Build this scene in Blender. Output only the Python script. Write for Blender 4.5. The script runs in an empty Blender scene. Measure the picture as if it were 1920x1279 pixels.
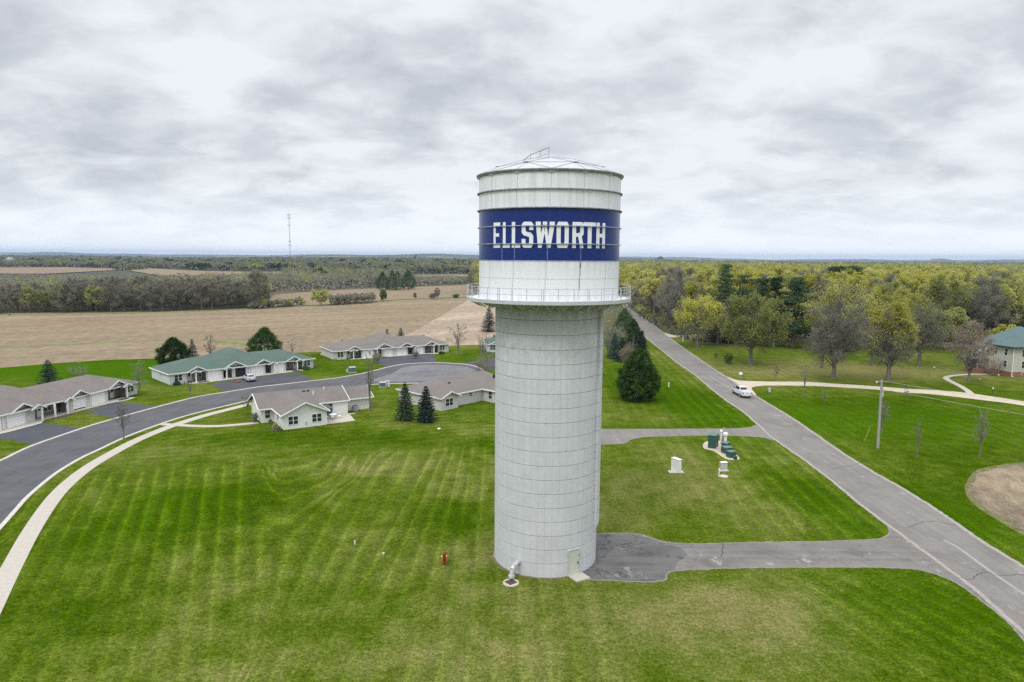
import bpy, bmesh, math, random
import numpy as np
from mathutils import Vector, Matrix, noise as mnoise
R = math.radians
C = bpy.context.scene
COL = C.collection

# ------------------------------------------------------------------ camera
F_PX, PITCH, ROLL, CAMH = 1280.0, R(7.06), R(.38), 27.1
cam = bpy.data.cameras.new('camera'); camo = bpy.data.objects.new('camera', cam); COL.objects.link(camo)
cam.sensor_width = 36.0; cam.lens = 36.0 * F_PX / 1920.0; cam.clip_start = .5; cam.clip_end = 60000
camo.matrix_world = Matrix.Translation((0, 0, CAMH)) @ Matrix.Rotation(R(90) - PITCH, 4, 'X') @ Matrix.Rotation(ROLL, 4, 'Z')
C.camera = camo
C.render.resolution_x, C.render.resolution_y = 1024, 682

# ------------------------------------------------------------------ world, sun, exposure
C.view_settings.view_transform = 'Standard'; C.view_settings.look = 'None'
C.view_settings.gamma = 1.0; C.view_settings.exposure = 0.24
SUN_EL, SUN_AZ = R(52), R(-150)      # behind and left of the camera, behind the cloud
W = bpy.data.worlds.new("World"); C.world = W; W.use_nodes = True
nt = W.node_tree; N = nt.nodes; L = nt.links
for n in list(N): N.remove(n)
def wn(t, **k):
    n = N.new(t)
    for a, b in k.items(): setattr(n, a, b)
    return n
def wmath(op, a, b=None, clamp=False):
    n = wn('ShaderNodeMath', operation=op, use_clamp=clamp)
    for i, v in enumerate((a, b)):
        if v is None: continue
        if isinstance(v, (int, float)): n.inputs[i].default_value = v
        else: L.new(v, n.inputs[i])
    return n.outputs[0]
tc = wn('ShaderNodeTexCoord'); sx = wn('ShaderNodeSeparateXYZ'); L.new(tc.outputs['Generated'], sx.inputs[0])
zc = wmath('MAXIMUM', sx.outputs[2], 0.0)
zd = wmath('ADD', zc, 0.27)
cx_ = wn('ShaderNodeCombineXYZ'); L.new(wmath('DIVIDE', sx.outputs[0], zd), cx_.inputs[0]); L.new(wmath('DIVIDE', sx.outputs[1], zd), cx_.inputs[1])
def wnoise(scale, detail, rough, loc, dist=0.0, scl=(1, 1, 1)):
    mp = wn('ShaderNodeMapping'); mp.inputs['Location'].default_value = loc; mp.inputs['Scale'].default_value = scl
    L.new(cx_.outputs[0], mp.inputs[0])
    t = wn('ShaderNodeTexNoise'); t.inputs['Scale'].default_value = scale; t.inputs['Detail'].default_value = detail
    t.inputs['Roughness'].default_value = rough; t.inputs['Distortion'].default_value = dist; L.new(mp.outputs[0], t.inputs['Vector'])
    return t.outputs['Fac']
n1 = wnoise(1.5, 3, .5, (1.7, .4, 0), .25)
n2 = wnoise(4.2, 8, .56, (5.2, 3.1, 0), .25, (1, 1.15, 1))
def wlobe(px, py, w, a):     # a thinner (bright) or thicker (dark) place in the cloud deck, by direction
    r = Vector(((px - 960) / F_PX, 1.0, -(py - 481) / F_PX)).normalized(); vs = wn('ShaderNodeVectorMath', operation='DISTANCE'); L.new(tc.outputs['Generated'], vs.inputs[0]); vs.inputs[1].default_value = r
    m = wn('ShaderNodeMapRange', interpolation_type='SMOOTHSTEP'); L.new(vs.outputs['Value'], m.inputs[0]); m.inputs[1].default_value = 0; m.inputs[2].default_value = w; m.inputs[3].default_value = a; m.inputs[4].default_value = 0; return m.outputs[0]
mixn = wmath('ADD', wmath('MULTIPLY', n1, .52), wmath('MULTIPLY', n2, .48))
for q in ((930, 90, .42, .045), (40, 220, .30, -.045), (640, 200, .24, -.07), (1120, 190, .2, .02), (1150, 300, .25, -.03), (1700, 200, .35, -.015), (1500, 60, .35, .01), (300, 40, .25, -.01), (750, 400, .25, .03)): mixn = wmath('ADD', mixn, wlobe(*q))
cr = wn('ShaderNodeValToRGB'); L.new(mixn, cr.inputs[0])
el = cr.color_ramp.elements
el[0].position = .36; el[0].color = (.475, .50, .55, 1); el[1].position = .565; el[1].color = (.755, .78, .815, 1)
e = el.new(.44); e.color = (.575, .60, .645, 1)
e = el.new(.50); e.color = (.675, .70, .735, 1)
# paler and bluer band low over the horizon (long look through the air), brighter overhead
hz = wn('ShaderNodeMapRange'); L.new(zc, hz.inputs[0]); hz.inputs[1].default_value = 0.0; hz.inputs[2].default_value = .10; hz.inputs[3].default_value = .85; hz.inputs[4].default_value = 0.0
hmix = wn('ShaderNodeMix', data_type='RGBA'); L.new(hz.outputs[0], hmix.inputs[0]); L.new(cr.outputs[0], hmix.inputs[6]); hmix.inputs[7].default_value = (.92, .97, 1.03, 1)
zen = wn('ShaderNodeMapRange', interpolation_type='SMOOTHSTEP'); L.new(zc, zen.inputs[0]); zen.inputs[1].default_value = .40; zen.inputs[2].default_value = .80; zen.inputs[3].default_value = 1.0; zen.inputs[4].default_value = 2.5
vm = wn('ShaderNodeVectorMath', operation='SCALE'); L.new(hmix.outputs[2], vm.inputs[0]); L.new(zen.outputs[0], vm.inputs['Scale'])
sky = wn('ShaderNodeTexSky', sky_type='NISHITA'); sky.sun_disc = False; sky.sun_elevation = SUN_EL; sky.sun_rotation = SUN_AZ
bg1 = wn('ShaderNodeBackground'); L.new(sky.outputs[0], bg1.inputs[0]); bg1.inputs[1].default_value = .1
bg2 = wn('ShaderNodeBackground'); L.new(vm.outputs[0], bg2.inputs[0]); bg2.inputs[1].default_value = 1.0
ms = wn('ShaderNodeMixShader'); ms.inputs[0].default_value = .96; L.new(bg1.outputs[0], ms.inputs[1]); L.new(bg2.outputs[0], ms.inputs[2])
wo = wn('ShaderNodeOutputWorld'); L.new(ms.outputs[0], wo.inputs[0])
sl = bpy.data.lights.new('sun', 'SUN'); sl.energy = 1.15; sl.angle = R(16); sl.color = (1, .98, .95)
so = bpy.data.objects.new('sun', sl); COL.objects.link(so)
d_ = Vector((math.sin(SUN_AZ) * math.cos(SUN_EL), math.cos(SUN_AZ) * math.cos(SUN_EL), math.sin(SUN_EL)))
so.rotation_euler = d_.to_track_quat('Z', 'Y').to_euler()

C.cycles.use_denoising = False; C.cycles.denoiser = 'OPENIMAGEDENOISE'; C.cycles.denoising_input_passes = 'RGB_ALBEDO_NORMAL'; C.cycles.denoising_prefilter = 'NONE'; C.cycles.max_bounces = 6; C.cycles.diffuse_bounces = 3; C.cycles.glossy_bounces = 2; C.cycles.transmission_bounces = 4
C.cycles.transparent_max_bounces = 8; C.cycles.volume_bounces = 0; C.cycles.sample_clamp_indirect = 3.0; C.cycles.sample_clamp_direct = 8.0

# ------------------------------------------------------------------ placing: photo pixel -> ground point
cR, sR, cP, sP = math.cos(ROLL), math.sin(ROLL), math.cos(PITCH), math.sin(PITCH)
def ray(x, y):
    a = (x - 960) / F_PX; b = -(y - 639.5) / F_PX
    u = a * cR - b * sR; v = a * sR + b * cR
    return u, cP + v * sP, -sP + v * cP
def G(x, y, z=0.0):
    r = ray(x, y); t = (z - CAMH) / r[2]
    return Vector((r[0] * t, r[1] * t))
def HT(x, y, Y):                    # height of the pixel on the upright plane at depth Y
    r = ray(x, y); return CAMH + r[2] * Y / r[1]
def XT(x, y, Y):
    r = ray(x, y); return r[0] * Y / r[1]

# ------------------------------------------------------------------ materials
class NT:
    def __init__(s, name):
        s.m = bpy.data.materials.new(name); s.m.use_nodes = True; s.t = s.m.node_tree; s.N = s.t.nodes; s.L = s.t.links
        s.b = s.N['Principled BSDF']; s.b.inputs['Specular IOR Level'].default_value = .3
    def n(s, t, **k):
        n = s.N.new(t)
        for a, b in k.items(): setattr(n, a, b)
        return n
    def inp(s, sock, v):
        if hasattr(v, 'is_linked'): s.L.new(v, sock)
        elif isinstance(v, (tuple, list)): sock.default_value = tuple(v) + ((1,) if len(v) == 3 and len(sock.default_value) == 4 else ())
        else: sock.default_value = v
    def math(s, op, a, b=0.0, clamp=False):
        n = s.n('ShaderNodeMath', operation=op, use_clamp=clamp); s.inp(n.inputs[0], a); s.inp(n.inputs[1], b); return n.outputs[0]
    def noise(s, scale, detail=4, rough=.55, vec=None, scl=None, w=None):
        t = s.n('ShaderNodeTexNoise'); t.inputs['Scale'].default_value = scale; t.inputs['Detail'].default_value = detail; t.inputs['Roughness'].default_value = rough
        v = vec if vec is not None else s.co()
        if scl:
            mp = s.n('ShaderNodeMapping'); mp.inputs['Scale'].default_value = scl; s.L.new(v, mp.inputs[0]); v = mp.outputs[0]
        s.L.new(v, t.inputs['Vector']); return t.outputs['Fac']
    def co(s, k='Object'):
        if not hasattr(s, '_tc'): s._tc = s.n('ShaderNodeTexCoord')
        return s._tc.outputs[k]
    def ramp(s, f, *st):
        r = s.n('ShaderNodeValToRGB'); s.L.new(f, r.inputs[0]); el = r.color_ramp.elements
        for i, (p, c) in enumerate(st):
            if isinstance(c, (int, float)): c = (c, c, c)
            e = el[i] if i < 2 else el.new(p)
            e.position = p; e.color = tuple(c) + (1,)
        return r.outputs[0]
    def range(s, f, a, b, c=0.0, d=1.0):
        r = s.n('ShaderNodeMapRange'); s.inp(r.inputs[0], f)
        for i, v in enumerate((a, b, c, d)): r.inputs[i + 1].default_value = v
        return r.outputs[0]
    def mix(s, f, a, b, mode='MIX'):
        n = s.n('ShaderNodeMix', data_type='RGBA', blend_type=mode); s.inp(n.inputs[0], f); s.inp(n.inputs[6], a); s.inp(n.inputs[7], b); return n.outputs[2]
    def attr(s, name):
        a = s.n('ShaderNodeAttribute', attribute_name=name); return a.outputs['Fac']
    def bump(s, h, strength=.3, dist=.02):
        b = s.n('ShaderNodeBump'); b.inputs['Strength'].default_value = strength; b.inputs['Distance'].default_value = dist; s.L.new(h, b.inputs['Height']); s.L.new(b.outputs[0], s.b.inputs['Normal'])
    def out(s, col, rough=.85, metal=0.0, spec=None):
        s.inp(s.b.inputs['Base Color'], col); s.inp(s.b.inputs['Roughness'], rough); s.inp(s.b.inputs['Metallic'], metal)
        if spec is not None: s.inp(s.b.inputs['Specular IOR Level'], spec)
        return s.m
def simple(name, c, rough=.7, metal=0.0, var=.12, scale=3.0, spec=.3):
    s = NT(name); f = s.noise(scale, 5, .6)
    a = tuple(v * (1 - var) for v in c); b = tuple(min(1, v * (1 + var)) for v in c)
    return s.out(s.ramp(f, (.3, a), (.7, b)), rough, metal, spec)

M = {}
M['white'] = simple('white_paint', (.78, .78, .77), .5, var=.04)
M['trim'] = simple('white_trim', (.80, .80, .79), .5, var=.03)
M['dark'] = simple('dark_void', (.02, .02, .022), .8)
def glass_mat():
    s = NT('window_glass'); return s.out((.025, .03, .035), .06, 0, .7)
M['glass'] = glass_mat()
def siding(name, c):
    s = NT(name); o = s.n('ShaderNodeSeparateXYZ'); s.L.new(s.co(), o.inputs[0])
    w = s.math('FRACT', s.math('MULTIPLY', o.outputs[2], 5.5)); line = s.range(w, 0, .18, .72, 1.0)
    base = s.ramp(s.noise(.6, 5, .6), (.3, tuple(v * .93 for v in c)), (.7, tuple(v * 1.05 for v in c)))
    vm = s.n('ShaderNodeVectorMath', operation='SCALE'); s.L.new(base, vm.inputs[0]); s.L.new(line, vm.inputs['Scale'])
    return s.out(vm.outputs[0], .6)
M['sid_grey'] = siding('siding_grey', (.56, .545, .52))
M['sid_blue'] = siding('siding_pale_blue_grey', (.56, .60, .61))
M['sid_cream'] = siding('siding_cream', (.74, .73, .69))
M['sid_white'] = siding('siding_white', (.68, .71, .73))
M['sid_farm'] = siding('siding_pale_green_grey', (.50, .50, .42))
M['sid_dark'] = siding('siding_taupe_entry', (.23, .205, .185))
def shingle(name, c1, c2):
    s = NT(name); f = s.noise(7, 3, .8); g = s.noise(.35, 4, .6); h = s.noise(26, 2, .8)
    c = s.mix(s.range(f, .35, .65), c1, c2)
    c = s.mix(s.range(g, .35, .7, 0, .45), c, tuple(v * .72 for v in c1))
    c = s.mix(s.range(h, .4, .65, 0, .5), c, tuple(min(1, v * 1.45) for v in c2))
    s.bump(f, .5, .03)
    return s.out(c, .92)
M['sh_brown'] = shingle('shingles_brown', (.10, .087, .079), (.21, .185, .17))
M['sh_green'] = shingle('shingles_green', (.052, .083, .068), (.10, .145, .12))
M['sh_slate'] = shingle('shingles_slate_green', (.07, .11, .115), (.12, .175, .18))
def conc(name, c1, c2, sc=.8):
    s = NT(name); f = s.noise(sc, 6, .65); g = s.noise(12, 3, .7)
    c = s.mix(s.range(f, .3, .7), c1, c2); c = s.mix(s.range(g, .4, .7, 0, .3), c, tuple(v * .75 for v in c1))
    return s.out(c, .9)
M['concrete'] = conc('concrete_flatwork', (.46, .42, .36), (.58, .54, .47))
M['sidewalk'] = conc('sidewalk_concrete', (.40, .36, .31), (.50, .455, .395), 2.5)
M['curb'] = conc('kerb_concrete', (.45, .42, .36), (.58, .54, .47), 1.5)
M['gravel'] = conc('gravel_drive', (.43, .36, .28), (.57, .49, .395), .7)
M['brick'] = conc('red_brick_base', (.22, .10, .075), (.34, .17, .13), 4)
def stone_mat():
    s = NT('entry_stone'); v = s.n('ShaderNodeTexVoronoi'); v.inputs['Scale'].default_value = 4.2; s.L.new(s.co(), v.inputs['Vector'])
    return s.out(s.ramp(v.outputs['Color'], (.2, (.10, .095, .09)), (.8, (.36, .34, .31))), .9)
M['stone'] = stone_mat()
M['galv'] = simple('galvanised_steel', (.55, .56, .57), .45, .25, .1)
M['rail'] = simple('railing_paint', (.50, .52, .53), .5, .1, .08)
M['cab_green'] = simple('cabinet_green', (.035, .085, .07), .5, 0, .15)
M['cab_top'] = simple('cabinet_lid_green', (.10, .17, .15), .5, 0, .15)
M['red'] = simple('hydrant_red', (.26, .015, .015), .45, 0, .1)
M['yellow'] = simple('hydrant_yellow', (.75, .55, .08), .5)
M['orange'] = simple('orange_marker', (.70, .18, .06), .5)
M['wood'] = simple('weathered_wood', (.33, .32, .30), .9, 0, .2, 6)
M['mulch'] = simple('dark_mulch', (.085, .055, .04), .95, 0, .35, 8)
M['rubber'] = simple('tyre_rubber', (.02, .02, .02), .8)
M['black'] = simple('black_trim', (.025, .025, .027), .6)
M['silver'] = simple('silver_car_paint', (.60, .62, .66), .25, .35, .03, spec=.6)
M['carwhite'] = simple('white_car_paint', (.66, .68, .72), .22, 0, .02, spec=.6)
M['tail'] = simple('tail_lamp_red', (.45, .03, .03), .3)
M['chrome'] = simple('bumper_chrome', (.6, .61, .62), .25, .8, .05)
M['plate'] = simple('plate_white', (.7, .72, .75), .5)

def asphalt(name, c1, c2, crack=0.0, patch=0.0, scl=(1.6, .05, 1)):
    s = NT(name); f = s.noise(.22, 5, .6); g = s.noise(9, 3, .8); st = s.noise(1.0, 4, .6, scl=scl)
    c = s.mix(s.range(f, .3, .7), c1, c2)
    c = s.mix(s.range(st, .45, .65, 0, .5), c, tuple(v * 1.18 for v in c2))
    c = s.mix(s.range(g, .35, .7, 0, .5), c, tuple(v * .72 for v in c1))
    if patch:
        p = s.noise(.55, 6, .7, scl=(1, .6, 1)); c = s.mix(s.range(p, .60, .66, 0, patch), c, tuple(min(1, v * 1.5) for v in c2))
        p2 = s.noise(.16, 5, .65); c = s.mix(s.range(p2, .56, .66, 0, patch * .55), c, tuple(v * .55 for v in c1))
    if crack:
        v = s.n('ShaderNodeTexVoronoi', feature='DISTANCE_TO_EDGE'); v.inputs['Scale'].default_value = .17
        w = s.n('ShaderNodeVectorMath', operation='ADD'); nn = s.n('ShaderNodeTexNoise'); nn.inputs['Scale'].default_value = .9; nn.inputs['Detail'].default_value = 5
        s.L.new(s.co(), nn.inputs['Vector']); sc = s.n('ShaderNodeVectorMath', operation='SCALE'); s.L.new(nn.outputs['Color'], sc.inputs[0]); sc.inputs['Scale'].default_value = 2.6
        s.L.new(s.co(), w.inputs[0]); s.L.new(sc.outputs[0], w.inputs[1]); s.L.new(w.outputs[0], v.inputs['Vector'])
        c = s.mix(s.range(v.outputs['Distance'], .004, .016, crack, 0), c, (.05, .05, .055))
    s.bump(g, .4, .01)
    return s.out(c, .9)
M['road'] = asphalt('county_road_asphalt', (.165, .150, .138), (.235, .216, .198), .15, .45)
M['drive'] = asphalt('old_service_drive_asphalt', (.135, .122, .112), (.225, .205, .188), .30, .85, (.05, 1.6, 1))
M['oldapron'] = asphalt('cracked_apron_asphalt', (.085, .083, .08), (.16, .155, .15), .8, 1.0, (.12, 1.3, 1))
M['street'] = asphalt('residential_asphalt', (.066, .067, .073), (.115, .116, .121), .0, .25)
M['cul'] = asphalt('turning_circle_asphalt', (.135, .135, .14), (.19, .187, .19), .0, .25)
M['blackdrive'] = asphalt('sealed_driveway', (.05, .052, .062), (.08, .083, .095), 0, 0)

def field_mat(name, c1, c2, rot, sx=1.0, furrow=.3, patchc=None):
    s = NT(name); mp = s.n('ShaderNodeMapping'); mp.inputs['Rotation'].default_value = (0, 0, rot); s.L.new(s.co(), mp.inputs[0])
    v = mp.outputs[0]
    f = s.noise(.9, 4, .7, v, (1.0 * sx, .10, 1)); g = s.noise(3.5, 3, .8, v, (1, .35, 1)); h = s.noise(.018, 4, .6, v)
    c = s.mix(s.range(f, .35, .65), c1, c2)
    c = s.mix(s.range(g, .38, .66, 0, .75), c, tuple(q * .70 for q in c1))
    c = s.mix(s.range(h, .42, .68, 0, .4), c, tuple(q * .8 for q in c1) if patchc is None else patchc)
    c = s.mix(s.range(s.noise(.05, 5, .6, v, (1, .15, 1)), .5, .7, 0, .45), c, tuple(min(1, q * 1.12) for q in c2))
    k = s.math('MULTIPLY', s.range(s.noise(.42, 3, .7, s.co(), (1, .55, 1)), .3, .7, .72, 1.28), s.range(s.noise(.11, 4, .7, v, (1, .12, 1)), .3, .7, .86, 1.14))
    vm = s.n('ShaderNodeVectorMath', operation='SCALE'); s.L.new(c, vm.inputs[0]); s.L.new(k, vm.inputs['Scale'])
    return s.out(vm.outputs[0], .95)
M['field'] = field_mat('corn_stubble', (.20, .150, .088), (.31, .235, .150), R(61))
M['field_pale'] = field_mat('pale_stubble', (.29, .22, .155), (.43, .335, .245), R(38))
M['field_far'] = field_mat('ploughed_field', (.21, .15, .10), (.29, .215, .15), R(60))
M['fieldgrass'] = simple('verge_grass', (.20, .21, .08), .95, 0, .25, .8)
M['strip_green'] = simple('grassed_waterway', (.13, .17, .05), .95, 0, .5, .5)
M['dirt'] = field_mat('stubble_patch', (.125, .095, .06), (.32, .25, .165), R(25), .6)
M['woodfloor'] = simple('leaf_litter', (.095, .085, .05), .95, 0, .4, .4)

def lawn_mat():
    s = NT('lawn_grass'); dry = s.attr('dry'); ph = s.attr('phase'); st = s.attr('stripe'); lush = s.attr('lush')
    n_big = s.noise(.045, 5, .6); n_mid = s.noise(.35, 5, .7); n_f = s.noise(2.6, 4, .75); n_ff = s.noise(6.0, 4, .85)
    d = s.math('ADD', dry, s.math('MULTIPLY', s.math('SUBTRACT', n_big, .5), 1.5))
    d = s.math('ADD', d, s.math('MULTIPLY', s.math('SUBTRACT', n_mid, .5), 1.3))
    d = s.math('ADD', d, s.math('MULTIPLY', s.math('SUBTRACT', n_f, .5), 1.0), True)
    c = s.ramp(d, (0.0, (.036, .072, .001)), (1.0, (.172, .160, .056)), (.35, (.070, .104, .007)), (.65, (.112, .132, .026)))
    c = s.mix(s.math('MULTIPLY', lush, .8, True), c, (.044, .100, .001))
    ns = s.noise(.5, 3, .6)
    sn = s.math('SINE', s.math('ADD', ph, s.math('MULTIPLY', s.noise(.10, 3, .5), 9.0))); sn = s.math('MULTIPLY', sn, s.range(s.noise(.12, 4, .65), .38, .60, .15, .7)); sn = s.math('ADD', sn, s.math('MULTIPLY', s.math('POWER', s.math('ABSOLUTE', s.math('SINE', s.math('ADD', s.math('MULTIPLY', ph, .5), s.math('MULTIPLY', ns, .8)))), 16), 1.5))
    amp = s.math('MULTIPLY', st, s.range(n_big, .3, .65, .35, 1.0))
    k = s.math('ADD', 1.0, s.math('MULTIPLY', s.math('MULTIPLY', sn, amp), .30))
    k = s.math('MULTIPLY', k, s.range(n_ff, .30, .70, .30, 1.70)); k = s.math('MULTIPLY', k, s.range(n_f, .3, .7, .74, 1.26)); k = s.math('MULTIPLY', k, s.range(n_mid, .3, .7, .9, 1.1))
    vm = s.n('ShaderNodeVectorMath', operation='SCALE'); s.L.new(c, vm.inputs[0]); s.L.new(k, vm.inputs['Scale'])
    s.bump(n_ff, .6, .04)
    return s.out(vm.outputs[0], .98, 0, 0.0)
M['lawn'] = lawn_mat()

def terrain_mat():
    s = NT('far_country'); w = s.noise(.0016, 6, .6, scl=(.6, 1.3, 1)); t = s.noise(.03, 4, .7); q = s.noise(.0045, 4, .6)
    wood = s.ramp(t, (.3, (.030, .036, .022)), (.7, (.085, .088, .055)))
    fld = s.ramp(q, (.42, (.30, .24, .175)), (.6, (.10, .15, .05)), (.5, (.22, .19, .12)))
    c = s.mix(s.range(w, .555, .575), wood, fld)
    return s.out(c, .98)
M['terrain'] = terrain_mat()

def leafy(name, c1, c2, trans=.38, sc=.35):
    s = NT(name); oi = s.n('ShaderNodeObjectInfo'); f = s.noise(sc, 4, .65)
    r = s.math('ADD', s.math('MULTIPLY', f, 1.4), s.math('MULTIPLY', s.math('SUBTRACT', oi.outputs['Random'], .5), .5))
    c = s.mix(s.range(r, .45, .95), c1, c2)
    s.out(c, .8, 0, .05)
    if trans:
        tr = s.n('ShaderNodeBsdfTranslucent'); s.L.new(c, tr.inputs[0]); mx = s.n('ShaderNodeMixShader'); mx.inputs[0].default_value = trans
        s.L.new(s.b.outputs[0], mx.inputs[1]); s.L.new(tr.outputs[0], mx.inputs[2]); s.L.new(mx.outputs[0], s.N['Material Output'].inputs[0])
    return s.m
M['leaf_yellow'] = leafy('leaf_budding_yellow', (.35, .345, .06), (.54, .52, .11))
M['leaf_ygreen'] = leafy('leaf_yellow_green', (.40, .405, .11), (.61, .60, .20))
M['leaf_olive'] = leafy('leaf_olive', (.22, .245, .07), (.40, .41, .14))
M['leaf_green'] = leafy('leaf_fresh_green', (.06, .13, .02), (.14, .23, .045))
M['leaf_grey'] = leafy('bud_grey_brown', (.19, .185, .14), (.30, .285, .225))
M['leaf_red'] = leafy('bud_reddish', (.22, .185, .14), (.32, .27, .21))
M['leaf_greygreen'] = leafy('bud_grey_green', (.19, .20, .12), (.31, .31, .20))
M['needle'] = leafy('needles_dark', (.022, .045, .022), (.11, .17, .08), .1, 1.6)
M['needle_blue'] = leafy('needles_blue_green', (.016, .036, .028), (.105, .165, .125), .1, 1.8)
M['needle_pine'] = leafy('needles_pine', (.018, .045, .010), (.135, .225, .06), .1, 1.2)
M['bark'] = simple('bark_grey', (.16, .145, .12), .95, 0, .25, 3)
M['twig'] = simple('twigs_grey_brown', (.225, .215, .17), .95, 0, .25, .6)
M['twig_dark'] = simple('twigs_dark', (.16, .15, .118), .95, 0, .25, .6)
M['twig_pale'] = simple('twigs_pale', (.27, .25, .21), .95, 0, .2, .6)
M['twig_red'] = simple('twigs_reddish', (.28, .225, .185), .95, 0, .2, .6)

# ------------------------------------------------------------------ object helpers
def props(o, label=None, cat=None, group=None, kind=None):
    if label: o['label'] = label
    if cat: o['category'] = cat
    if group: o['group'] = group
    if kind: o['kind'] = kind
    return o
def empty(name, loc, rz, label, cat, group=None):
    o = bpy.data.objects.new(name, None); COL.objects.link(o); o.location = (loc[0], loc[1], loc[2] if len(loc) > 2 else 0); o.rotation_euler = (0, 0, rz)
    o.empty_display_size = .5
    return props(o, label, cat, group)
def mesh_obj(name, me, parent=None):
    o = bpy.data.objects.new(name, me); COL.objects.link(o)
    if parent is not None: o.parent = parent
    return o
class MB:
    """collects boxes, prisms and tubes into one mesh"""
    def __init__(s): s.v = []; s.f = []; s.mi = []; s.T = None; s.k = 0
    def add(s, vs, fs):
        b = len(s.v)
        s.v += [tuple(s.T @ Vector(v)) if s.T else tuple(v) for v in vs]
        s.f += [tuple(b + i for i in f) for f in fs]; s.mi += [s.k] * len(fs)
        return s
    def box(s, x0, x1, y0, y1, z0, z1):
        v = [(x, y, z) for z in (z0, z1) for y in (y0, y1) for x in (x0, x1)]
        return s.add(v, [(0, 2, 3, 1), (4, 5, 7, 6), (0, 1, 5, 4), (2, 6, 7, 3), (0, 4, 6, 2), (1, 3, 7, 5)])
    def prism(s, poly, z0, z1):
        n = len(poly)
        v = [(p[0], p[1], z0) for p in poly] + [(p[0], p[1], z1) for p in poly]
        return s.add(v, [tuple(range(n - 1, -1, -1)), tuple(range(n, 2 * n))] + [(i, (i + 1) % n, n + (i + 1) % n, n + i) for i in range(n)])
    def tube(s, a, b, r0, r1=None, n=8, cap=True):
        a, b = Vector(a), Vector(b); r1 = r0 if r1 is None else r1
        d = (b - a).normalized(); q = d.to_track_quat('Z', 'Y')
        v = []
        for p, r in ((a, r0), (b, r1)):
            for i in range(n): v.append(p + q @ Vector((r * math.cos(2 * math.pi * i / n), r * math.sin(2 * math.pi * i / n), 0)))
        f = [(i, (i + 1) % n, n + (i + 1) % n, n + i) for i in range(n)]
        if cap: f += [tuple(range(n - 1, -1, -1)), tuple(range(n, 2 * n))]
        return s.add(v, f)
    def path(s, pts, r, n=8):
        for a, b in zip(pts, pts[1:]): s.tube(a, b, r, r, n)
        return s
    def lathe(s, prof, n=96, a0=0.0, a1=2 * math.pi, closed=True):
        full = abs(a1 - a0 - 2 * math.pi) < 1e-6; m = n if full else n + 1; v = []
        for i in range(m):
            a = a0 + (a1 - a0) * i / n
            for r, z in prof: v.append((r * math.cos(a), r * math.sin(a), z))
        k = len(prof); f = []
        for i in range(n):
            j = (i + 1) % m
            for t in range(k if closed else k - 1):
                u = (t + 1) % k; f.append((i * k + t, j * k + t, j * k + u, i * k + u))
        return s.add(v, f)
    def beam(s, a, b, w, h):           # rectangular bar a->b, w sideways, h upward
        a, b = Vector(a), Vector(b); d = (b - a).normalized(); up = Vector((0, 0, 1))
        if abs(d.z) > .99: up = Vector((1, 0, 0))
        x = d.cross(up).normalized() * w / 2; y = x.cross(d).normalized() * h / 2
        v = [a - x - y, a + x - y, a + x + y, a - x + y, b - x - y, b + x - y, b + x + y, b - x + y]
        return s.add(v, [(0, 3, 2, 1), (4, 5, 6, 7), (0, 1, 5, 4), (1, 2, 6, 5), (2, 3, 7, 6), (3, 0, 4, 7)])
    def mesh(s, name, mats, smooth=False):
        me = bpy.data.meshes.new(name); me.from_pydata(s.v, [], s.f)
        for m in (mats if isinstance(mats, (list, tuple)) else [mats]): me.materials.append(m)
        if isinstance(mats, (list, tuple)): me.polygons.foreach_set('material_index', s.mi)
        if smooth: me.polygons.foreach_set('use_smooth', [True] * len(me.polygons))
        me.update(); return me
    def build(s, name, mats, parent=None, smooth=False, fix=True):
        me = s.mesh(name, mats, smooth)
        if fix:
            bm = bmesh.new(); bm.from_mesh(me); bmesh.ops.recalc_face_normals(bm, faces=bm.faces); bm.to_mesh(me); bm.free()
        if smooth and hasattr(me, 'set_sharp_from_angle'): me.set_sharp_from_angle(angle=R(35))
        return mesh_obj(name, me, parent)
def fast_mesh(name, chunks, mats):
    """chunks: (verts (n,3), faces (m,k), material index)"""
    vs = np.concatenate([c[0] for c in chunks]).astype(np.float32); off = 0; li = []; ls = []; mi = []; tot = 0
    for v, f, k in chunks:
        li.append((f + off).ravel()); n = f.shape[1]; ls.append(tot + np.arange(len(f)) * n); tot += f.size; mi.append(np.full(len(f), k)); off += len(v)
    me = bpy.data.meshes.new(name); me.vertices.add(len(vs)); me.vertices.foreach_set('co', vs.ravel())
    li = np.concatenate(li).astype(np.int32); ls = np.concatenate(ls).astype(np.int32); mi = np.concatenate(mi).astype(np.int32)
    me.loops.add(len(li)); me.loops.foreach_set('vertex_index', li); me.polygons.add(len(ls)); me.polygons.foreach_set('loop_start', ls)
    for m in mats: me.materials.append(m)
    me.polygons.foreach_set('material_index', mi); me.update(calc_edges=True); return me
def sheet(name, pts, z, mat, kind='structure', thick=0.0):
    """flat ground sheet through world points (n-gon, triangulated)"""
    bm = bmesh.new(); vs = [bm.verts.new((p[0], p[1], z)) for p in pts]; f = bm.faces.new(vs); f.normal_update()
    if f.normal.z < 0: f.normal_flip()
    bmesh.ops.triangulate(bm, faces=bm.faces[:])
    me = bpy.data.meshes.new(name); bm.to_mesh(me); bm.free(); me.materials.append(mat)
    o = mesh_obj(name, me); o['kind'] = kind; return o
def PP(*px): return [G(x, y) for x, y in px]
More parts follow.
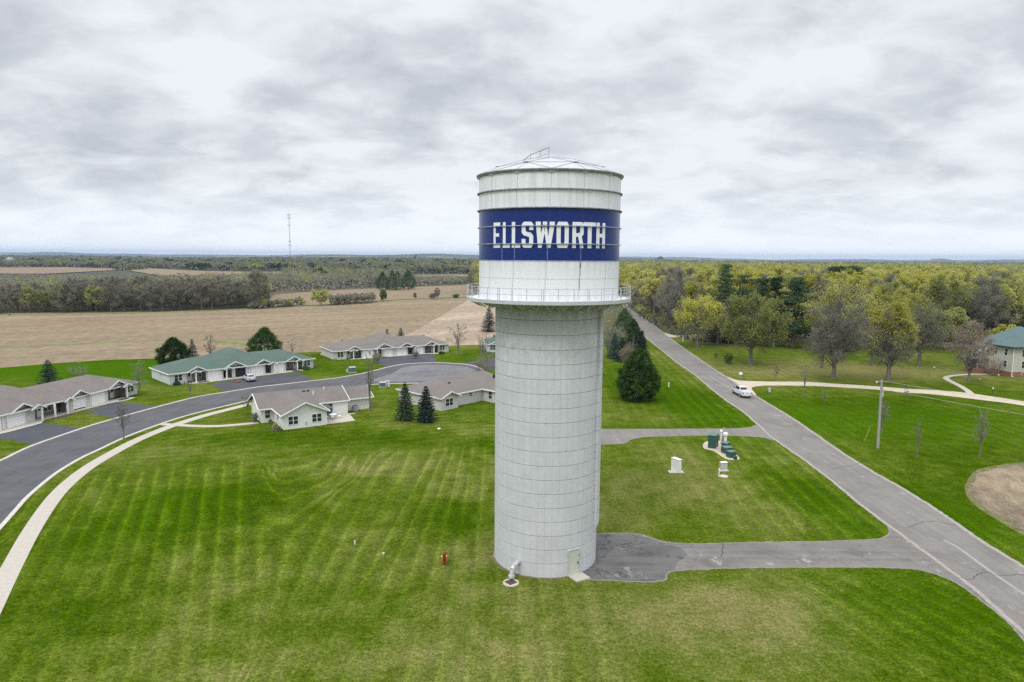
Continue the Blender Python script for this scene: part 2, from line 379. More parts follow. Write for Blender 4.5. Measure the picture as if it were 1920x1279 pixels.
def smooth_line(pts, n=6):
    """Catmull-Rom through 2D points"""
    P_ = [Vector(p[:2]) for p in pts]; P_ = [P_[0] * 2 - P_[1]] + P_ + [P_[-1] * 2 - P_[-2]]; out = []
    for i in range(1, len(P_) - 2):
        a, b, c, d = P_[i - 1:i + 3]
        for k in range(n):
            t = k / n; out.append(.5 * ((2 * b) + (c - a) * t + (2 * a - 5 * b + 4 * c - d) * t * t + (3 * b - a - 3 * c + d) * t ** 3))
    out.append(P_[-2]); return out
def ribbon(name, line, w, z0, z1, mat, side=0.0, kind='structure'):
    """raised strip of width w along a 2D line"""
    n = len(line); A = []; B = []
    for i, p in enumerate(line):
        t = (line[min(i + 1, n - 1)] - line[max(i - 1, 0)]).normalized(); q = Vector((-t.y, t.x))
        A.append(p + q * (side - w / 2)); B.append(p + q * (side + w / 2))
    v = []; f = []
    for a, b in zip(A, B): v += [(a.x, a.y, z0), (a.x, a.y, z1), (b.x, b.y, z1), (b.x, b.y, z0)]
    for i in range(n - 1):
        k = 4 * i; f += [(k, k + 4, k + 5, k + 1), (k + 1, k + 5, k + 6, k + 2), (k + 2, k + 6, k + 7, k + 3)]
    f += [(0, 1, 2, 3), (4 * n - 4, 4 * n - 1, 4 * n - 2, 4 * n - 3)]
    m = MB(); m.add(v, f); o = m.build(name, mat); o['kind'] = kind; return o

# ------------------------------------------------------------------ terrain and ground sheets
def wav(x, y, s, seed, n=7):
    g = np.random.RandomState(seed); o = np.zeros_like(np.asarray(x, float))
    for i in range(n):
        a = g.uniform(0, 2 * math.pi); k = 2 * math.pi / (s * g.uniform(.5, 1.6)); o = o + np.sin((x * math.cos(a) + y * math.sin(a)) * k + g.uniform(0, 6.28)) * g.uniform(.5, 1)
    return o / n ** .5
def height(x, y):
    x = np.asarray(x, float); y = np.asarray(y, float); r = np.hypot(x, y)
    a = np.clip((r - 1000) / 2500, 0, 1); b = np.clip((r - 4500) / 5000, 0, 1)
    h = a * (wav(x, y, 1500, 3) * 5 - 5) + b * (wav(x, y, 3800, 5) * 14 - 6)
    az = np.arctan2(x, y)
    ridge = np.exp(-((r - 9500) / 1500) ** 2) * np.clip(1 - np.abs(az + .1) / .36, 0, 1) ** .5 * (74 + 7 * np.sin(az * 19) + 5 * np.sin(az * 47 + 1))
    ridge2 = np.exp(-((r - 15500) / 2500) ** 2) * (44 + 16 * np.sin(az * 9 + 1) + 7 * np.sin(az * 31) + 4 * np.sin(az * 83))
    knob = 55 * np.exp(-((az - .556) / .016) ** 4) * np.exp(-((r - 9000) / 500) ** 2)
    fuzz = b * (np.sin(az * 640 + r * .003) * np.sin(az * 391 + 2 + r * .011)) * 3.5
    return h + ridge + ridge2 + fuzz + knob - np.clip(r - 3000, 0, 1e9) ** 2 / 2 / 6.4e6 * .85
angs = np.concatenate([np.linspace(-48, 48, 721), np.linspace(50, 310, 105)]) * math.pi / 180
rads = np.concatenate([[0.0, 60, 120, 200, 300, 450, 600, 800], np.geomspace(1000, 20500, 90)])
A_, R_ = np.meshgrid(angs, rads); X_ = R_ * np.sin(A_); Y_ = R_ * np.cos(A_); Z_ = height(X_, Y_) - .10
nv = len(angs); V_ = np.stack([X_.ravel(), Y_.ravel(), Z_.ravel()], 1)
i_, j_ = np.meshgrid(np.arange(len(rads) - 1), np.arange(nv), indexing='ij'); jn = (j_ + 1) % nv
F_ = np.stack([i_ * nv + j_, (i_ + 1) * nv + j_, (i_ + 1) * nv + jn, i_ * nv + jn], -1).reshape(-1, 4)[:, ::-1]
gme = fast_mesh('ground', [(V_, F_, 0)], [M['terrain']]); gme.polygons.foreach_set('use_smooth', [True] * len(gme.polygons))
go = mesh_obj('ground', gme); go['kind'] = 'structure'

# lawn: a fine grid with dryness, mowing stripes (phase) and lushness as attributes
def make_lawn():
    xs = np.arange(-150, 260.1, 1.5); ys = np.arange(-20, 262, 1.5); nx, ny = len(xs), len(ys)
    X, Y = np.meshgrid(xs, ys); r = lambda px, py: G(px, py)
    def blob(px, py, wx, wy):
        c = G(px, py); return np.exp(-(((X - c.x) / wx) ** 2 + ((Y - c.y) / wy) ** 2))
    dry = np.full(X.shape, .44)
    for px, py, wx, wy, a in ((900, 1040, 4.5, 4, .34), (1400, 1140, 8, 6, .50), (1250, 900, 8, 7, .40), (1180, 960, 4, 5, .3), (450, 1120, 12, 7, -.08), (420, 1200, 14, 5, .0), (620, 1150, 7, 5, .0), (500, 1010, 9, 5, -.10), (1050, 1160, 14, 5, .30),
                              (690, 880, 8, 6, .22), (610, 850, 5, 6, .1), (300, 960, 9, 14, -.42), (470, 930, 8, 10, -.34), (850, 970, 2.6, 4.5, -.5), (160, 1150, 5, 8, -.25), (1750, 1150, 9, 8, -.55), (1560, 960, 4, 10, -.5),
                              (1480, 910, 4, 7, -.4), (1500, 690, 40, 16, .35), (1700, 700, 30, 10, .40), (1620, 760, 45, 14, -.35), (1800, 830, 20, 14, -.45), (1600, 850, 9, 7, .12), (1240, 780, 14, 4, .16), (1300, 760, 5, 20, -.4),
                              (150, 680, 60, 12, -.7), (700, 830, 30, 3, -.15), (560, 820, 25, 4, -.25), (1180, 720, 6, 20, -.5), (470, 690, 6, 8, -.1), (800, 1250, 20, 3, .2), (1760, 960, 4, 10, -.45), (560, 700, 12, 12, -.05), (230, 840, 6, 10, .1), (1290, 870, 3, 10, .1)):
        dry += a * blob(px, py, wx, wy)
    lush = np.zeros(X.shape)
    for px, py, wx, wy, a in ((100, 690, 60, 14, 1.0), (230, 700, 30, 14, 1), (1720, 790, 30, 13, .8), (1480, 780, 10, 14, .7), (1300, 770, 5, 25, .5), (1180, 700, 7, 18, .7), (1750, 1150, 8, 7, .5), (300, 950, 7, 12, .45), (880, 670, 14, 8, .7), (1840, 690, 12, 6, .7), (1580, 970, 3, 8, .6), (1870, 1000, 5, 9, .6), (760, 750, 8, 10, .4)):
        lush += a * blob(px, py, wx, wy)
    # mowing direction: stripe lines x = x0 + k(x0) (y - 55)
    x0 = X.copy()
    for _ in range(8):
        k = np.interp(x0, [-40, -30, -21.4, -18.1, -12.8, -4.6, 10], [-.43, -.424, -.37, -.094, .046, -.019, 0]); x0 = X - k * (Y - 55)
    phA = x0 / .92 * math.pi
    kC = .05; phC = (X - kC * (Y - 55)) / 1.0 * math.pi                       # parallel to the county road
    phD = (X + .36 * (Y - 49)) / 1.0 * math.pi                              # corner below the service drive
    phB = (Y - .31 * X) / 1.1 * math.pi                                     # long passes by the houses
    f = lambda v, a, b: np.clip((v - a) / (b - a), 0, 1)
    top = f(Y - .31 * X, 96, 103)                                             # near the duplexes
    right = f(X, 7.4, 8.2); low = 1 - f(Y, 56, 59)
    wA = (1 - right) * (1 - top); wB = (1 - right) * top; wD = right * low; wC = right * (1 - low)
    W_ = np.stack([wA, wB, wC, wD]); best = W_.argmax(0); ph = np.choose(best, [phA, phB, phC, phD]); st = (np.sort(W_, 0)[-1] - .5) * 2
    st = np.clip(st, 0, 1) * np.choose(best, [1.0, .6, .75, .6])
    st *= np.where(X > 48, .35, 1) * np.where((best == 2), np.clip((X - 12) / 22, .25, 1), 1) * np.where(best == 3, np.clip((X - 14) / 10, .2, 1), 1); st *= 1 - .6 * np.exp(-((Y - 48) / 7) ** 2) * (X < 25)
    V = np.stack([X.ravel(), Y.ravel(), np.zeros(X.size)], 1)
    i, j = np.meshgrid(np.arange(ny - 1), np.arange(nx - 1), indexing='ij'); a = (i * nx + j).ravel()
    Fc = np.stack([a, a + 1, a + nx + 1, a + nx], 1)
    me = fast_mesh('lawn', [(V, Fc, 0)], [M['lawn']])
    for nme, arr in (('dry', dry), ('lush', lush), ('phase', ph), ('stripe', st)):
        at = me.attributes.new(nme, 'FLOAT', 'POINT'); at.data.foreach_set('value', arr.ravel().astype(np.float32))
    o = mesh_obj('lawn', me); o['kind'] = 'structure'
make_lawn()

def far(pts): return [Vector(p) for p in pts]
# near stubble field behind the houses, paler one on the right, the fields beyond
fb = PP((-60, 592), (0, 590), (250, 588), (350, 585), (475, 580), (590, 575), (690, 568), (790, 562), (885, 559))
nb = PP((765, 628), (700, 640), (603, 660), (565, 661), (430, 668), (298, 672), (200, 675), (100, 681.5), (0, 690), (-120, 706))
sheet('field', [Vector((-420, 292))] + fb + nb + [Vector((-220, 165))], .010, M['field'])
sheet('field', PP((885, 559), (925, 556), (1090, 556), (1110, 600), (1100, 642), (960, 646), (870, 647), (840, 649), (780, 662), (600, 666), (603, 660), (700, 640), (765, 628)), .014, M['field_pale'])
ribbon('field_verge', smooth_line([Vector((-420, 301))] + [p + Vector((0, 4)) for p in fb] + PP((930, 556)), 3), 5.5, -.02, .03, M['fieldgrass'])
ribbon('grassed_waterway', smooth_line(PP((-60, 654), (0, 651), (120, 646.5), (220, 641.5), (310, 639.5), (345, 640))), 2.2, 0, .02, M['strip_green'])
ribbon('grassed_waterway', smooth_line(PP((395, 640), (430, 643), (470, 648), (500, 651))), 3.5, 0, .02, M['strip_green'])
sheet('field', PP((497, 574), (500, 554), (560, 549), (615, 545), (715, 540.5), (800, 537), (885, 534), (1000, 533), (1000, 552), (885, 556.5), (790, 559.5), (690, 565), (590, 572), (540, 575)), .006, M['field'])
def far_field(px, m, dz=.4):
    pts = PP(*px); bm = bmesh.new(); f = bm.faces.new([bm.verts.new((p.x, p.y, 0)) for p in pts]); bmesh.ops.triangulate(bm, faces=[f])
    for _ in range(3): bmesh.ops.subdivide_edges(bm, edges=bm.edges[:], cuts=1, use_grid_fill=True)
    for v in bm.verts: v.co.z = float(height(v.co.x, v.co.y)) + dz
    bmesh.ops.recalc_face_normals(bm, faces=bm.faces[:]); 
    if bm.faces[:][0].normal.z < 0: bmesh.ops.reverse_faces(bm, faces=bm.faces[:])
    me = bpy.data.meshes.new('field'); bm.to_mesh(me); bm.free(); me.materials.append(m); o = mesh_obj('field', me); o['kind'] = 'structure'
far_field([(760, 523), (765, 516.5), (860, 515), (960, 514.5), (960, 521), (860, 522)], M['field'])
far_field([(-80, 514), (-60, 501), (120, 500.5), (215, 503.5), (222, 506.5), (90, 514)], M['field_far'], .8)
far_field([(240, 507.5), (280, 503.5), (388, 509), (470, 511), (560, 509.5), (560, 514), (430, 518.5), (300, 518)], M['field'], .8)
far_field([(700, 505.5), (722, 503.6), (760, 503.2), (760, 505.6)], M['field_far'], .8)
# leaf litter under the woods
sheet('woodland_floor', PP((1183, 572), (1212, 597), (1245, 617), (1290, 640), (1380, 650), (1500, 645), (1620, 652), (1750, 650), (1850, 655), (1990, 660), (2250, 640), (2200, 500.5), (1183, 500.5)), .006, M['woodfloor'])
sheet('woodland_floor', [Vector((-480, 303))] + [p + Vector((0, 7)) for p in fb[:5]] + PP((500, 572), (500, 556), (700, 541), (560, 520), (300, 519), (0, 519)) + [Vector((-560, 520))], .004, M['woodfloor'])

# county road, drives
roadL = PP((1160, 560), (1172, 580), (1187, 605.7), (1212.6, 634), (1240.8, 657), (1273.6, 683), (1304, 704), (1334.6, 730), (1365, 753.5), (1393, 772), (1419, 794.5), (1450, 822), (1503, 859), (1560, 902), (1606, 940), (1668, 987), (1766, 1059.6), (1826, 1104), (1920, 1187), (2050, 1290), (2300, 1500))
roadR = PP((1165, 560), (1182, 580), (1205.6, 596), (1231.4, 614.5), (1252.5, 631), (1283, 654), (1316, 677), (1346, 697), (1374.5, 715), (1414, 741), (1452, 764), (1500, 794), (1600, 863), (1700, 921), (1771.7, 967), (1843.5, 1017), (1920, 1064), (2100, 1180), (2500, 1420))
sL = smooth_line(roadL, 4); sR_ = smooth_line(roadR, 4)
sheet('road', sL + sR_[::-1], .030, M['road'])
M['shoulder'] = conc('gravel_shoulder', (.25, .225, .195), (.38, .35, .315), 2.2)
gj = np.random.RandomState(8)
ribbon('road_shoulder', [p + Vector((gj.uniform(-.07, .07), 0)) for p in smooth_line(roadL, 14)], .40, 0, .036, M['shoulder'])
ribbon('road_shoulder', [p + Vector((gj.uniform(-.08, .08), 0)) for p in smooth_line(roadR, 14)], .45, 0, .036, M['shoulder'])
M['faded'] = conc('faded_road_marking', (.27, .255, .24), (.34, .325, .305), 1.2)
ribbon('road_marking', PP((1327, 701), (1345, 714), (1374, 733)), .16, .028, .037, M['faded'])
ribbon('road_marking', smooth_line(PP((1770, 1013), (1800, 1030), (1860, 1074), (1925, 1118), (2000, 1170))), .30, .028, .037, M['faded'])
sheet('service_drive', PP((1090, 805), (1128, 805), (1264, 804.6), (1380, 803.5), (1407, 801), (1424, 794), (1470, 800), (1520, 862), (1503, 859.5), (1485, 841), (1463.6, 829), (1428.5, 820.5), (1370, 817), (1311, 817), (1240, 818.5), (1205.6, 820), (1182, 825), (1168, 832), (1128, 833.5), (1090, 833.5)), .020, M['road'])
sheet('service_drive', PP((1040, 1010), (1119, 1000), (1177, 1000), (1207, 1004), (1241, 1015), (1292, 1020), (1399, 1017.7), (1527, 1016), (1612.5, 1013), (1650, 1010), (1668, 1000), (1662, 982), (1700, 990), (1800, 1070), (1920, 1180), (1935, 1218), (1890, 1168), (1847, 1132), (1800, 1098), (1766, 1081), (1719, 1068.5), (1655, 1064.7), (1527, 1064), (1399, 1065), (1313.5, 1068), (1264, 1071), (1250, 1078), (1247, 1088), (1211, 1092), (1160, 1089.5), (1095, 1087), (1040, 1060)), .020, M['drive'])
sheet('service_apron', PP((1040, 1010), (1119, 1001.5), (1177, 1001.5), (1205, 1005), (1241, 1018), (1276, 1028), (1290, 1040), (1270, 1055), (1262, 1070), (1248, 1078), (1245, 1087), (1211, 1090.5), (1160, 1088.5), (1095, 1086), (1040, 1060)), .027, M['oldapron'])
M['dedge'] = conc('worn_drive_edge', (.17, .16, .12), (.30, .28, .235), 1.6)
for pl in (((1128, 805), (1264, 804.6), (1380, 803.5), (1407, 801), (1421, 796)), ((1128, 833.5), (1168, 832), (1182, 825), (1205.6, 820), (1240, 818.5), (1311, 817), (1370, 817), (1428.5, 820.5), (1463.6, 829), (1485, 841), (1503, 859)), ((1125, 1000.5), (1177, 1000), (1207, 1004), (1241, 1015), (1292, 1020), (1399, 1017.7), (1527, 1016), (1612.5, 1013), (1650, 1010), (1668, 1000), (1664, 986)), ((1095, 1087), (1160, 1089.5), (1211, 1092), (1247, 1088), (1250, 1078), (1264, 1071), (1313.5, 1068), (1399, 1065), (1527, 1064), (1655, 1064.7), (1719, 1068.5), (1766, 1081), (1800, 1098), (1847, 1132), (1890, 1168), (1935, 1218))):
    ribbon('drive_edge', [p + Vector((gj.uniform(-.05, .05), gj.uniform(-.07, .07))) for p in smooth_line(PP(*pl), 9)], .15, 0, .031, M['dedge'])
M['crack'] = simple('crack_filler', (.055, .053, .05), .8)
gc = np.random.RandomState(3)
for pl in (((1795, 1084), (1822, 1086), (1842, 1074), (1870, 1079), (1925, 1078)), ((1353, 1019), (1356, 1030), (1351, 1043)), ((1560, 880), (1600, 872), (1628, 862)), ((1440, 790), (1470, 800), (1500, 796)), ((1300, 694), (1322, 690), (1340, 694)), ((1700, 990), (1742, 978), (1790, 985)), ((1245, 655), (1266, 650), (1280, 652))):
    ln = [p + Vector((gc.uniform(-.12, .12), gc.uniform(-.12, .12))) for p in smooth_line(PP(*pl), 6)]; ribbon('road_crack', ln, .07, .028, .0375, M['crack'])
M['soil'] = simple('dark_soil', (.135, .125, .05), .98, 0, .5, 1.2)
sheet('bare_patch', smooth_line(PP((1808, 912), (1827, 884), (1862, 874), (1925, 867), (2000, 875), (2060, 930), (2040, 1008), (1960, 1020), (1912, 1000), (1870, 975), (1835, 953), (1813, 931), (1808, 912)), 4)[:-1], .008, M['soil'])
sheet('bare_patch', [p + Vector((math.sin(i * 1.1) * .22, math.cos(i * 1.7) * .22)) for i, p in enumerate(smooth_line(PP((1817, 912), (1836, 888), (1869, 879), (1925, 872), (1995, 880), (2050, 930), (2030, 1000), (1960, 1012), (1920, 993), (1879.5, 970), (1843.6, 948), (1823, 928), (1817, 912)), 4)[:-1])], .012, M['dirt'])
sheet('gravel_drive', smooth_line(PP((1360, 705), (1377.5, 711.6), (1396, 714.4), (1452.5, 715.7), (1509, 716), (1565, 719.6), (1621, 723), (1700, 729), (1747.5, 731.5), (1813, 737), (1920, 753), (2050, 775), (2200, 806)), 4) + smooth_line(PP((2200, 822), (2050, 787), (1920, 761), (1835, 749.6), (1747.5, 739.5), (1700, 736.5), (1640, 730.5), (1584, 727), (1527.5, 724), (1452.5, 723), (1424, 724), (1409, 728), (1418, 741), (1400, 735)), 4), .024, M['gravel'])
ribbon('garden_path', smooth_line(PP((1852, 701.8), (1820, 702), (1797, 703.5), (1779, 706), (1774, 710), (1786, 717), (1800, 724), (1813, 732), (1822, 740)), 5), 1.25, -.02, .04, M['sidewalk'])
sheet('field_track', PP((1240, 628), (1262, 633), (1290, 631), (1288, 628), (1262, 628.5), (1246, 624)), .016, M['gravel'])

# residential street with kerbs, verge pavement and driveways
kN = smooth_line(PP((-420, 1030), (-220, 950), (-100, 908), (0, 866), (14, 860), (65, 836), (163, 802), (222, 784.5), (300, 763), (371, 745), (426, 736), (486, 726.5), (551, 719), (607, 712.5), (635.6, 709), (670, 703), (692, 698.4), (725, 690), (748.6, 685), (772, 682.4), (809, 680.8), (845, 681.7), (872.5, 684), (891, 688), (903, 695), (900, 703)), 4)
kS = smooth_line(PP((-380, 1500), (-180, 1180), (-60, 1050), (0, 985), (25, 957), (50, 930), (100, 889), (148, 860), (182, 844), (232, 820.6), (300, 795.2), (360, 776.5), (440, 757.3), (479, 748.5), (560, 737), (640, 727.5), (670, 724), (708.5, 720.5), (754, 719), (790, 718.3), (840, 716), (880, 711), (900, 703)), 4)
sheet('street', kN + kS[::-1], .012, M['street'])
def ell(c, a, b, rot, n=40):
    return [Vector((c.x + a * math.cos(t) * math.cos(rot) - b * math.sin(t) * math.sin(rot), c.y + a * math.cos(t) * math.sin(rot) + b * math.sin(t) * math.cos(rot))) for t in [2 * math.pi * i / n for i in range(n)]]
sheet('turning_circle', smooth_line(PP((700, 712), (735, 700), (760, 688), (800, 684), (850, 685.5), (885, 691), (893, 699), (870, 707), (835, 712), (790, 714.5), (740, 716), (700, 715)), 4), .018, M['cul'])
sheet('turning_circle_patch', [p + Vector((math.sin(i * 1.9), math.cos(i * 2.7))) * .3 for i, p in enumerate(ell(G(806, 700), 7.5, 4.0, R(15)))], .024, asphalt('worn_patch_asphalt', (.115, .115, .12), (.165, .165, .168), .3, .4))
ribbon('kerb', kN, .45, -.05, .10, M['curb'], side=.25); ribbon('kerb', kS, .45, -.05, .10, M['curb'], side=-.25)
ribbon('sidewalk', smooth_line(PP((-110, 1350), (-50, 1210), (0, 1107), (28, 1052), (60, 994), (95, 942), (125, 909), (165, 877), (210, 850), (262, 823), (320, 799.5), (343, 792), (385, 779), (430, 767.5), (472, 757), (492, 753)), 5), 1.65, -.02, .035, M['sidewalk'])
ribbon('sidewalk', smooth_line(PP((303, 795.5), (330, 797), (370, 799), (410, 799), (450, 796), (484, 792.5)), 5), 1.3, -.02, .028, M['sidewalk'])
sheet('driveway', PP((160, 774), (188, 762), (213, 753), (240, 756), (300, 762.5), (270, 771), (222, 784.5)), .008, M['blackdrive'])
sheet('driveway', PP((-60, 829), (0, 811), (76, 789), (84, 793), (152, 803), (110, 818), (64, 836), (32, 827), (0, 823), (-70, 840)), .008, M['blackdrive'])
sheet('driveway', PP((395, 720), (430, 713), (474, 708), (504, 704), (555, 698), (562, 700), (590, 714), (551, 719), (486, 726.5), (426.5, 736), (410, 728)), .008, M['blackdrive'])
sheet('driveway', PP((690, 671), (740, 669), (807, 661), (818, 672), (818, 681), (772, 682.4), (748, 685), (728, 690), (706, 681)), .008, M['blackdrive'])
sheet('driveway', PP((862, 682), (900, 675), (930, 671), (960, 672), (960, 690), (905, 695), (891, 688)), .008, M['blackdrive'])

# ------------------------------------------------------------------ water tower
TX, TY = 3.14, 59.7; RS, RT = 4.61, 6.04; ZG = 23.55; ZE = 33.72
def on_cyl(px, py, Rr, cx=TX, cy=TY):
    """photo pixel -> (angle, height) on the upright cylinder"""
    r = ray(px, py); a = r[0] ** 2 + r[1] ** 2; b = -2 * (r[0] * cx + r[1] * cy); c = cx * cx + cy * cy - Rr * Rr
    t = (-b - math.sqrt(max(0, b * b - 4 * a * c))) / (2 * a)
    return math.atan2(r[1] * t - cy, r[0] * t - cx), CAMH + r[2] * t
def shaft_mat():
    s = NT('tower_concrete'); o = s.n('ShaderNodeSeparateXYZ'); s.L.new(s.co(), o.inputs[0]); x, y, z = o.outputs
    an = s.math('ARCTAN2', y, x); u = s.math('MULTIPLY', an, 48 / (2 * math.pi))
    def line(v, off, w):
        f = s.math('ABSOLUTE', s.math('SUBTRACT', s.math('FRACT', s.math('ADD', v, off)), .5)); return s.range(f, 0, w, 1, 0)
    seam = s.math('MAXIMUM', line(u, 0.0, .045), s.math('MULTIPLY', line(u, .31, .03), .45))
    lift = line(s.math('DIVIDE', z, 1.2192), .5, .030)
    cyl = s.n('ShaderNodeCombineXYZ'); s.L.new(s.math('MULTIPLY', an, 4.61), cyl.inputs[0]); s.L.new(z, cyl.inputs[1])
    P1 = s.noise(.35, 5, .6, cyl.outputs[0]); P2 = s.noise(2.2, 5, .7, cyl.outputs[0]); ST = s.noise(1.3, 5, .65, cyl.outputs[0], (1.6, .10, 1)); P3 = s.noise(14, 3, .8, cyl.outputs[0])
    c = s.mix(s.range(P1, .3, .7), (.54, .545, .58), (.65, .655, .69))
    c = s.mix(s.range(P2, .35, .7, 0, .40), c, (.44, .45, .44)); c = s.mix(s.range(P3, .4, .8, 0, .3), c, (.43, .43, .42))
    c = s.mix(s.math('MULTIPLY', s.range(ST, .50, .70, 0, .35), s.range(z, 4, 20, .3, 1.0)), c, (.73, .74, .73))
    # per-panel tone
    wn_ = s.n('ShaderNodeTexWhiteNoise', noise_dimensions='2D'); cc = s.n('ShaderNodeCombineXYZ'); s.L.new(s.math('FLOOR', s.math('ADD', u, .5)), cc.inputs[0]); s.L.new(s.math('FLOOR', s.math('DIVIDE', z, 1.2192)), cc.inputs[1]); s.L.new(cc.outputs[0], wn_.inputs[0])
    c = s.mix(s.math('MULTIPLY', wn_.outputs[0], .16), c, (.42, .43, .425))
    # grime that has run down from the gallery
    gr = s.math('MULTIPLY', s.range(z, 20.0, 23.0, 0, 1), s.range(s.noise(1.1, 6, .7, cyl.outputs[0], (1.5, .22, 1)), .30, .62, .25, 1.0))
    c = s.mix(s.math('MULTIPLY', gr, .72, True), c, (.165, .17, .135))
    gr2 = s.math('MULTIPLY', s.math('MULTIPLY', s.range(z, 17.8, 19.6, 0, 1), s.range(z, 20.2, 19.7, 0, 1)), s.range(s.noise(2.4, 6, .75, cyl.outputs[0], (1, .6, 1)), .45, .62, 0, .5))
    c = s.mix(gr2, c, (.30, .31, .29))
    c = s.mix(s.math('MULTIPLY', seam, .38), c, (.30, .31, .32)); c = s.mix(s.math('MULTIPLY', lift, .85), c, (.24, .245, .24))
    h = s.math('SUBTRACT', 1.0, s.math('MAXIMUM', s.math('MULTIPLY', seam, .5), lift)); s.bump(h, .6, .03)
    return s.out(c, .88)
def tank_mat(name, base, dirt, blue=False):
    s = NT(name); o = s.n('ShaderNodeSeparateXYZ'); s.L.new(s.co(), o.inputs[0]); x, y, z = o.outputs
    an = s.math('ARCTAN2', y, x); cyl = s.n('ShaderNodeCombineXYZ'); s.L.new(s.math('MULTIPLY', an, 6.04), cyl.inputs[0]); s.L.new(z, cyl.inputs[1])
    ST = s.noise(1.4, 6, .7, cyl.outputs[0], (2.2, .12, 1)); P = s.noise(.5, 5, .6, cyl.outputs[0]); Q = s.noise(5, 4, .7, cyl.outputs[0])
    c = s.mix(s.range(P, .3, .7, 0, .5), base, tuple(v * (.93 if not blue else .8) for v in base))
    c = s.mix(s.range(ST, .48, .72, 0, .30 if not blue else .18), c, dirt)
    if not blue:   # greenish bloom low on the bowl under each stiffener
        c = s.mix(s.math('MULTIPLY', s.range(z, 26.8, 25.6, 1, 0), s.range(ST, .35, .6, 0, .45)), c, (.50, .53, .50))
        c = s.mix(s.math('MULTIPLY', s.range(z, 24.6, 23.6, 0, 1), s.range(ST, .4, .6, 0, .35)), c, (.45, .47, .44))
    c = s.mix(s.range(Q, .45, .75, 0, .12), c, dirt)
    return s.out(c, .42 if not blue else .22, 0, .3 if not blue else .22)
M['shaft'] = shaft_mat(); M['tank'] = tank_mat('tank_white', (.81, .815, .85), (.57, .575, .585)); M['tankblue'] = tank_mat('tank_blue', (.010, .030, .17), (.035, .055, .21), True)
M['seam'] = simple('seam_sealant_grey', (.50, .52, .53), .6, 0, .12, 4); M['seamblue'] = simple('seam_sealant_on_blue', (.045, .06, .19), .5, 0, .5, 4)
M['ring_dark'] = simple('stiffener_weathered', (.27, .29, .32), .55, .1, .35, 3); M['ring_light'] = simple('stiffener_galvanised', (.36, .42, .58), .5, .2, .25, 3)
M['dome'] = simple('dome_aluminium', (.50, .50, .505), .5, .25, .08, 1.2); M['domerib'] = simple('dome_batten', (.46, .46, .465), .5, .2, .12, 3)
M['rust'] = simple('rust_stain', (.16, .12, .10), .8, 0, .4, 6); M['letter'] = simple('letter_white', (.80, .81, .82), .45, 0, .04, 2)
def conc_dirty():
    s = NT('gallery_concrete'); o = s.n('ShaderNodeSeparateXYZ'); s.L.new(s.co(), o.inputs[0]); an = s.math('ARCTAN2', o.outputs[1], o.outputs[0])
    cyl = s.n('ShaderNodeCombineXYZ'); s.L.new(s.math('MULTIPLY', an, 6.0), cyl.inputs[0]); s.L.new(o.outputs[2], cyl.inputs[1])
    f = s.noise(1.2, 6, .7, cyl.outputs[0], (2.5, .3, 1)); return s.out(s.ramp(f, (.3, (.15, .155, .14)), (.7, (.40, .41, .39)), (.5, (.28, .285, .265))), .9)
M['slab'] = conc_dirty()

tw = empty('water_tower', (TX, TY, 0), 0, 'tall white and blue water tank lettered ELLSWORTH on a round grey concrete shaft', 'water tower')
b = MB(); prof = [(0, -.4)]
for i in range(19):
    z = i * 1.2192
    if i: prof += [(RS, z - .03), (RS - .022, z - .012), (RS - .022, z + .012), (RS, z + .03)]
    else: prof += [(RS, -.4)]
prof += [(RS, 23.0), (0, 23.0)]
b.lathe(prof, 144); sh = b.build('shaft', M['shaft'], tw)
a0, z0 = on_cyl(1118, 990, RS)   # the narrow pilaster on the right flank
b = MB(); w_ = 14
pr = []
for k in range(w_ + 1):
    a = R(-26) + R(22) * k / w_; pr.append(a)
v = []; f = []
for a in pr:
    for r, z in ((RS - .05, 2.9), (RS + .24, 3.55), (RS + .24, 22.85), (RS - .05, 22.85)): v.append((r * math.cos(a), r * math.sin(a), z))
for k in range(w_):
    for t in range(3): f.append((4 * k + t, 4 * k + 4 + t, 4 * k + 5 + t, 4 * k + t + 1))
f += [(0, 1, 2, 3), (4 * w_ + 3, 4 * w_ + 2, 4 * w_ + 1, 4 * w_)]
b.add(v, f); b.build('pilaster', M['shaft'], tw)
b = MB(); b.lathe([(RS - .1, 22.82), (5.35, 22.88), (5.55, 22.95), (6.15, 23.42), (RT - .2, 23.5), (RS - .1, 23.5)], 144); b.build('gallery_slab', M['slab'], tw)
# tank courses
zs = [('tank_shell', M['tank'], ZG, 26.78), ('painted_band', M['tankblue'], 26.78, 30.89), ('tank_shell', M['tank'], 30.89, ZE)]
for i, (nm, m, a, c) in enumerate(zs):
    b = MB(); b.lathe([(RT - .03 if i == 1 else RT - .03, a), (RT, a), (RT, c), (RT - .03, c)], 160); o = b.build(nm, m, tw, smooth=True)
    o['label'] = ('white tank wall below the blue band', 'deep blue painted band round the tank', 'white tank wall above the blue band')[i]
def cyl_strip(b, a, wdt, z0, z1, r0, r1):
    h = wdt / 2 / RT; v = []
    for aa in (a - h, a + h):
        for r, z in ((r0, z0), (r1, z0), (r1, z1), (r0, z1)): v.append((r * math.cos(aa), r * math.sin(aa), z))
    b.add(v, [(0, 1, 2, 3), (7, 6, 5, 4), (1, 5, 6, 2), (0, 4, 5, 1), (3, 2, 6, 7)])
zl = [ZG, 25.36, 26.78, 28.08, 29.47, 30.89, 32.32, ZE]
base_a = on_cyl(1033.7, 330, RT)[0]
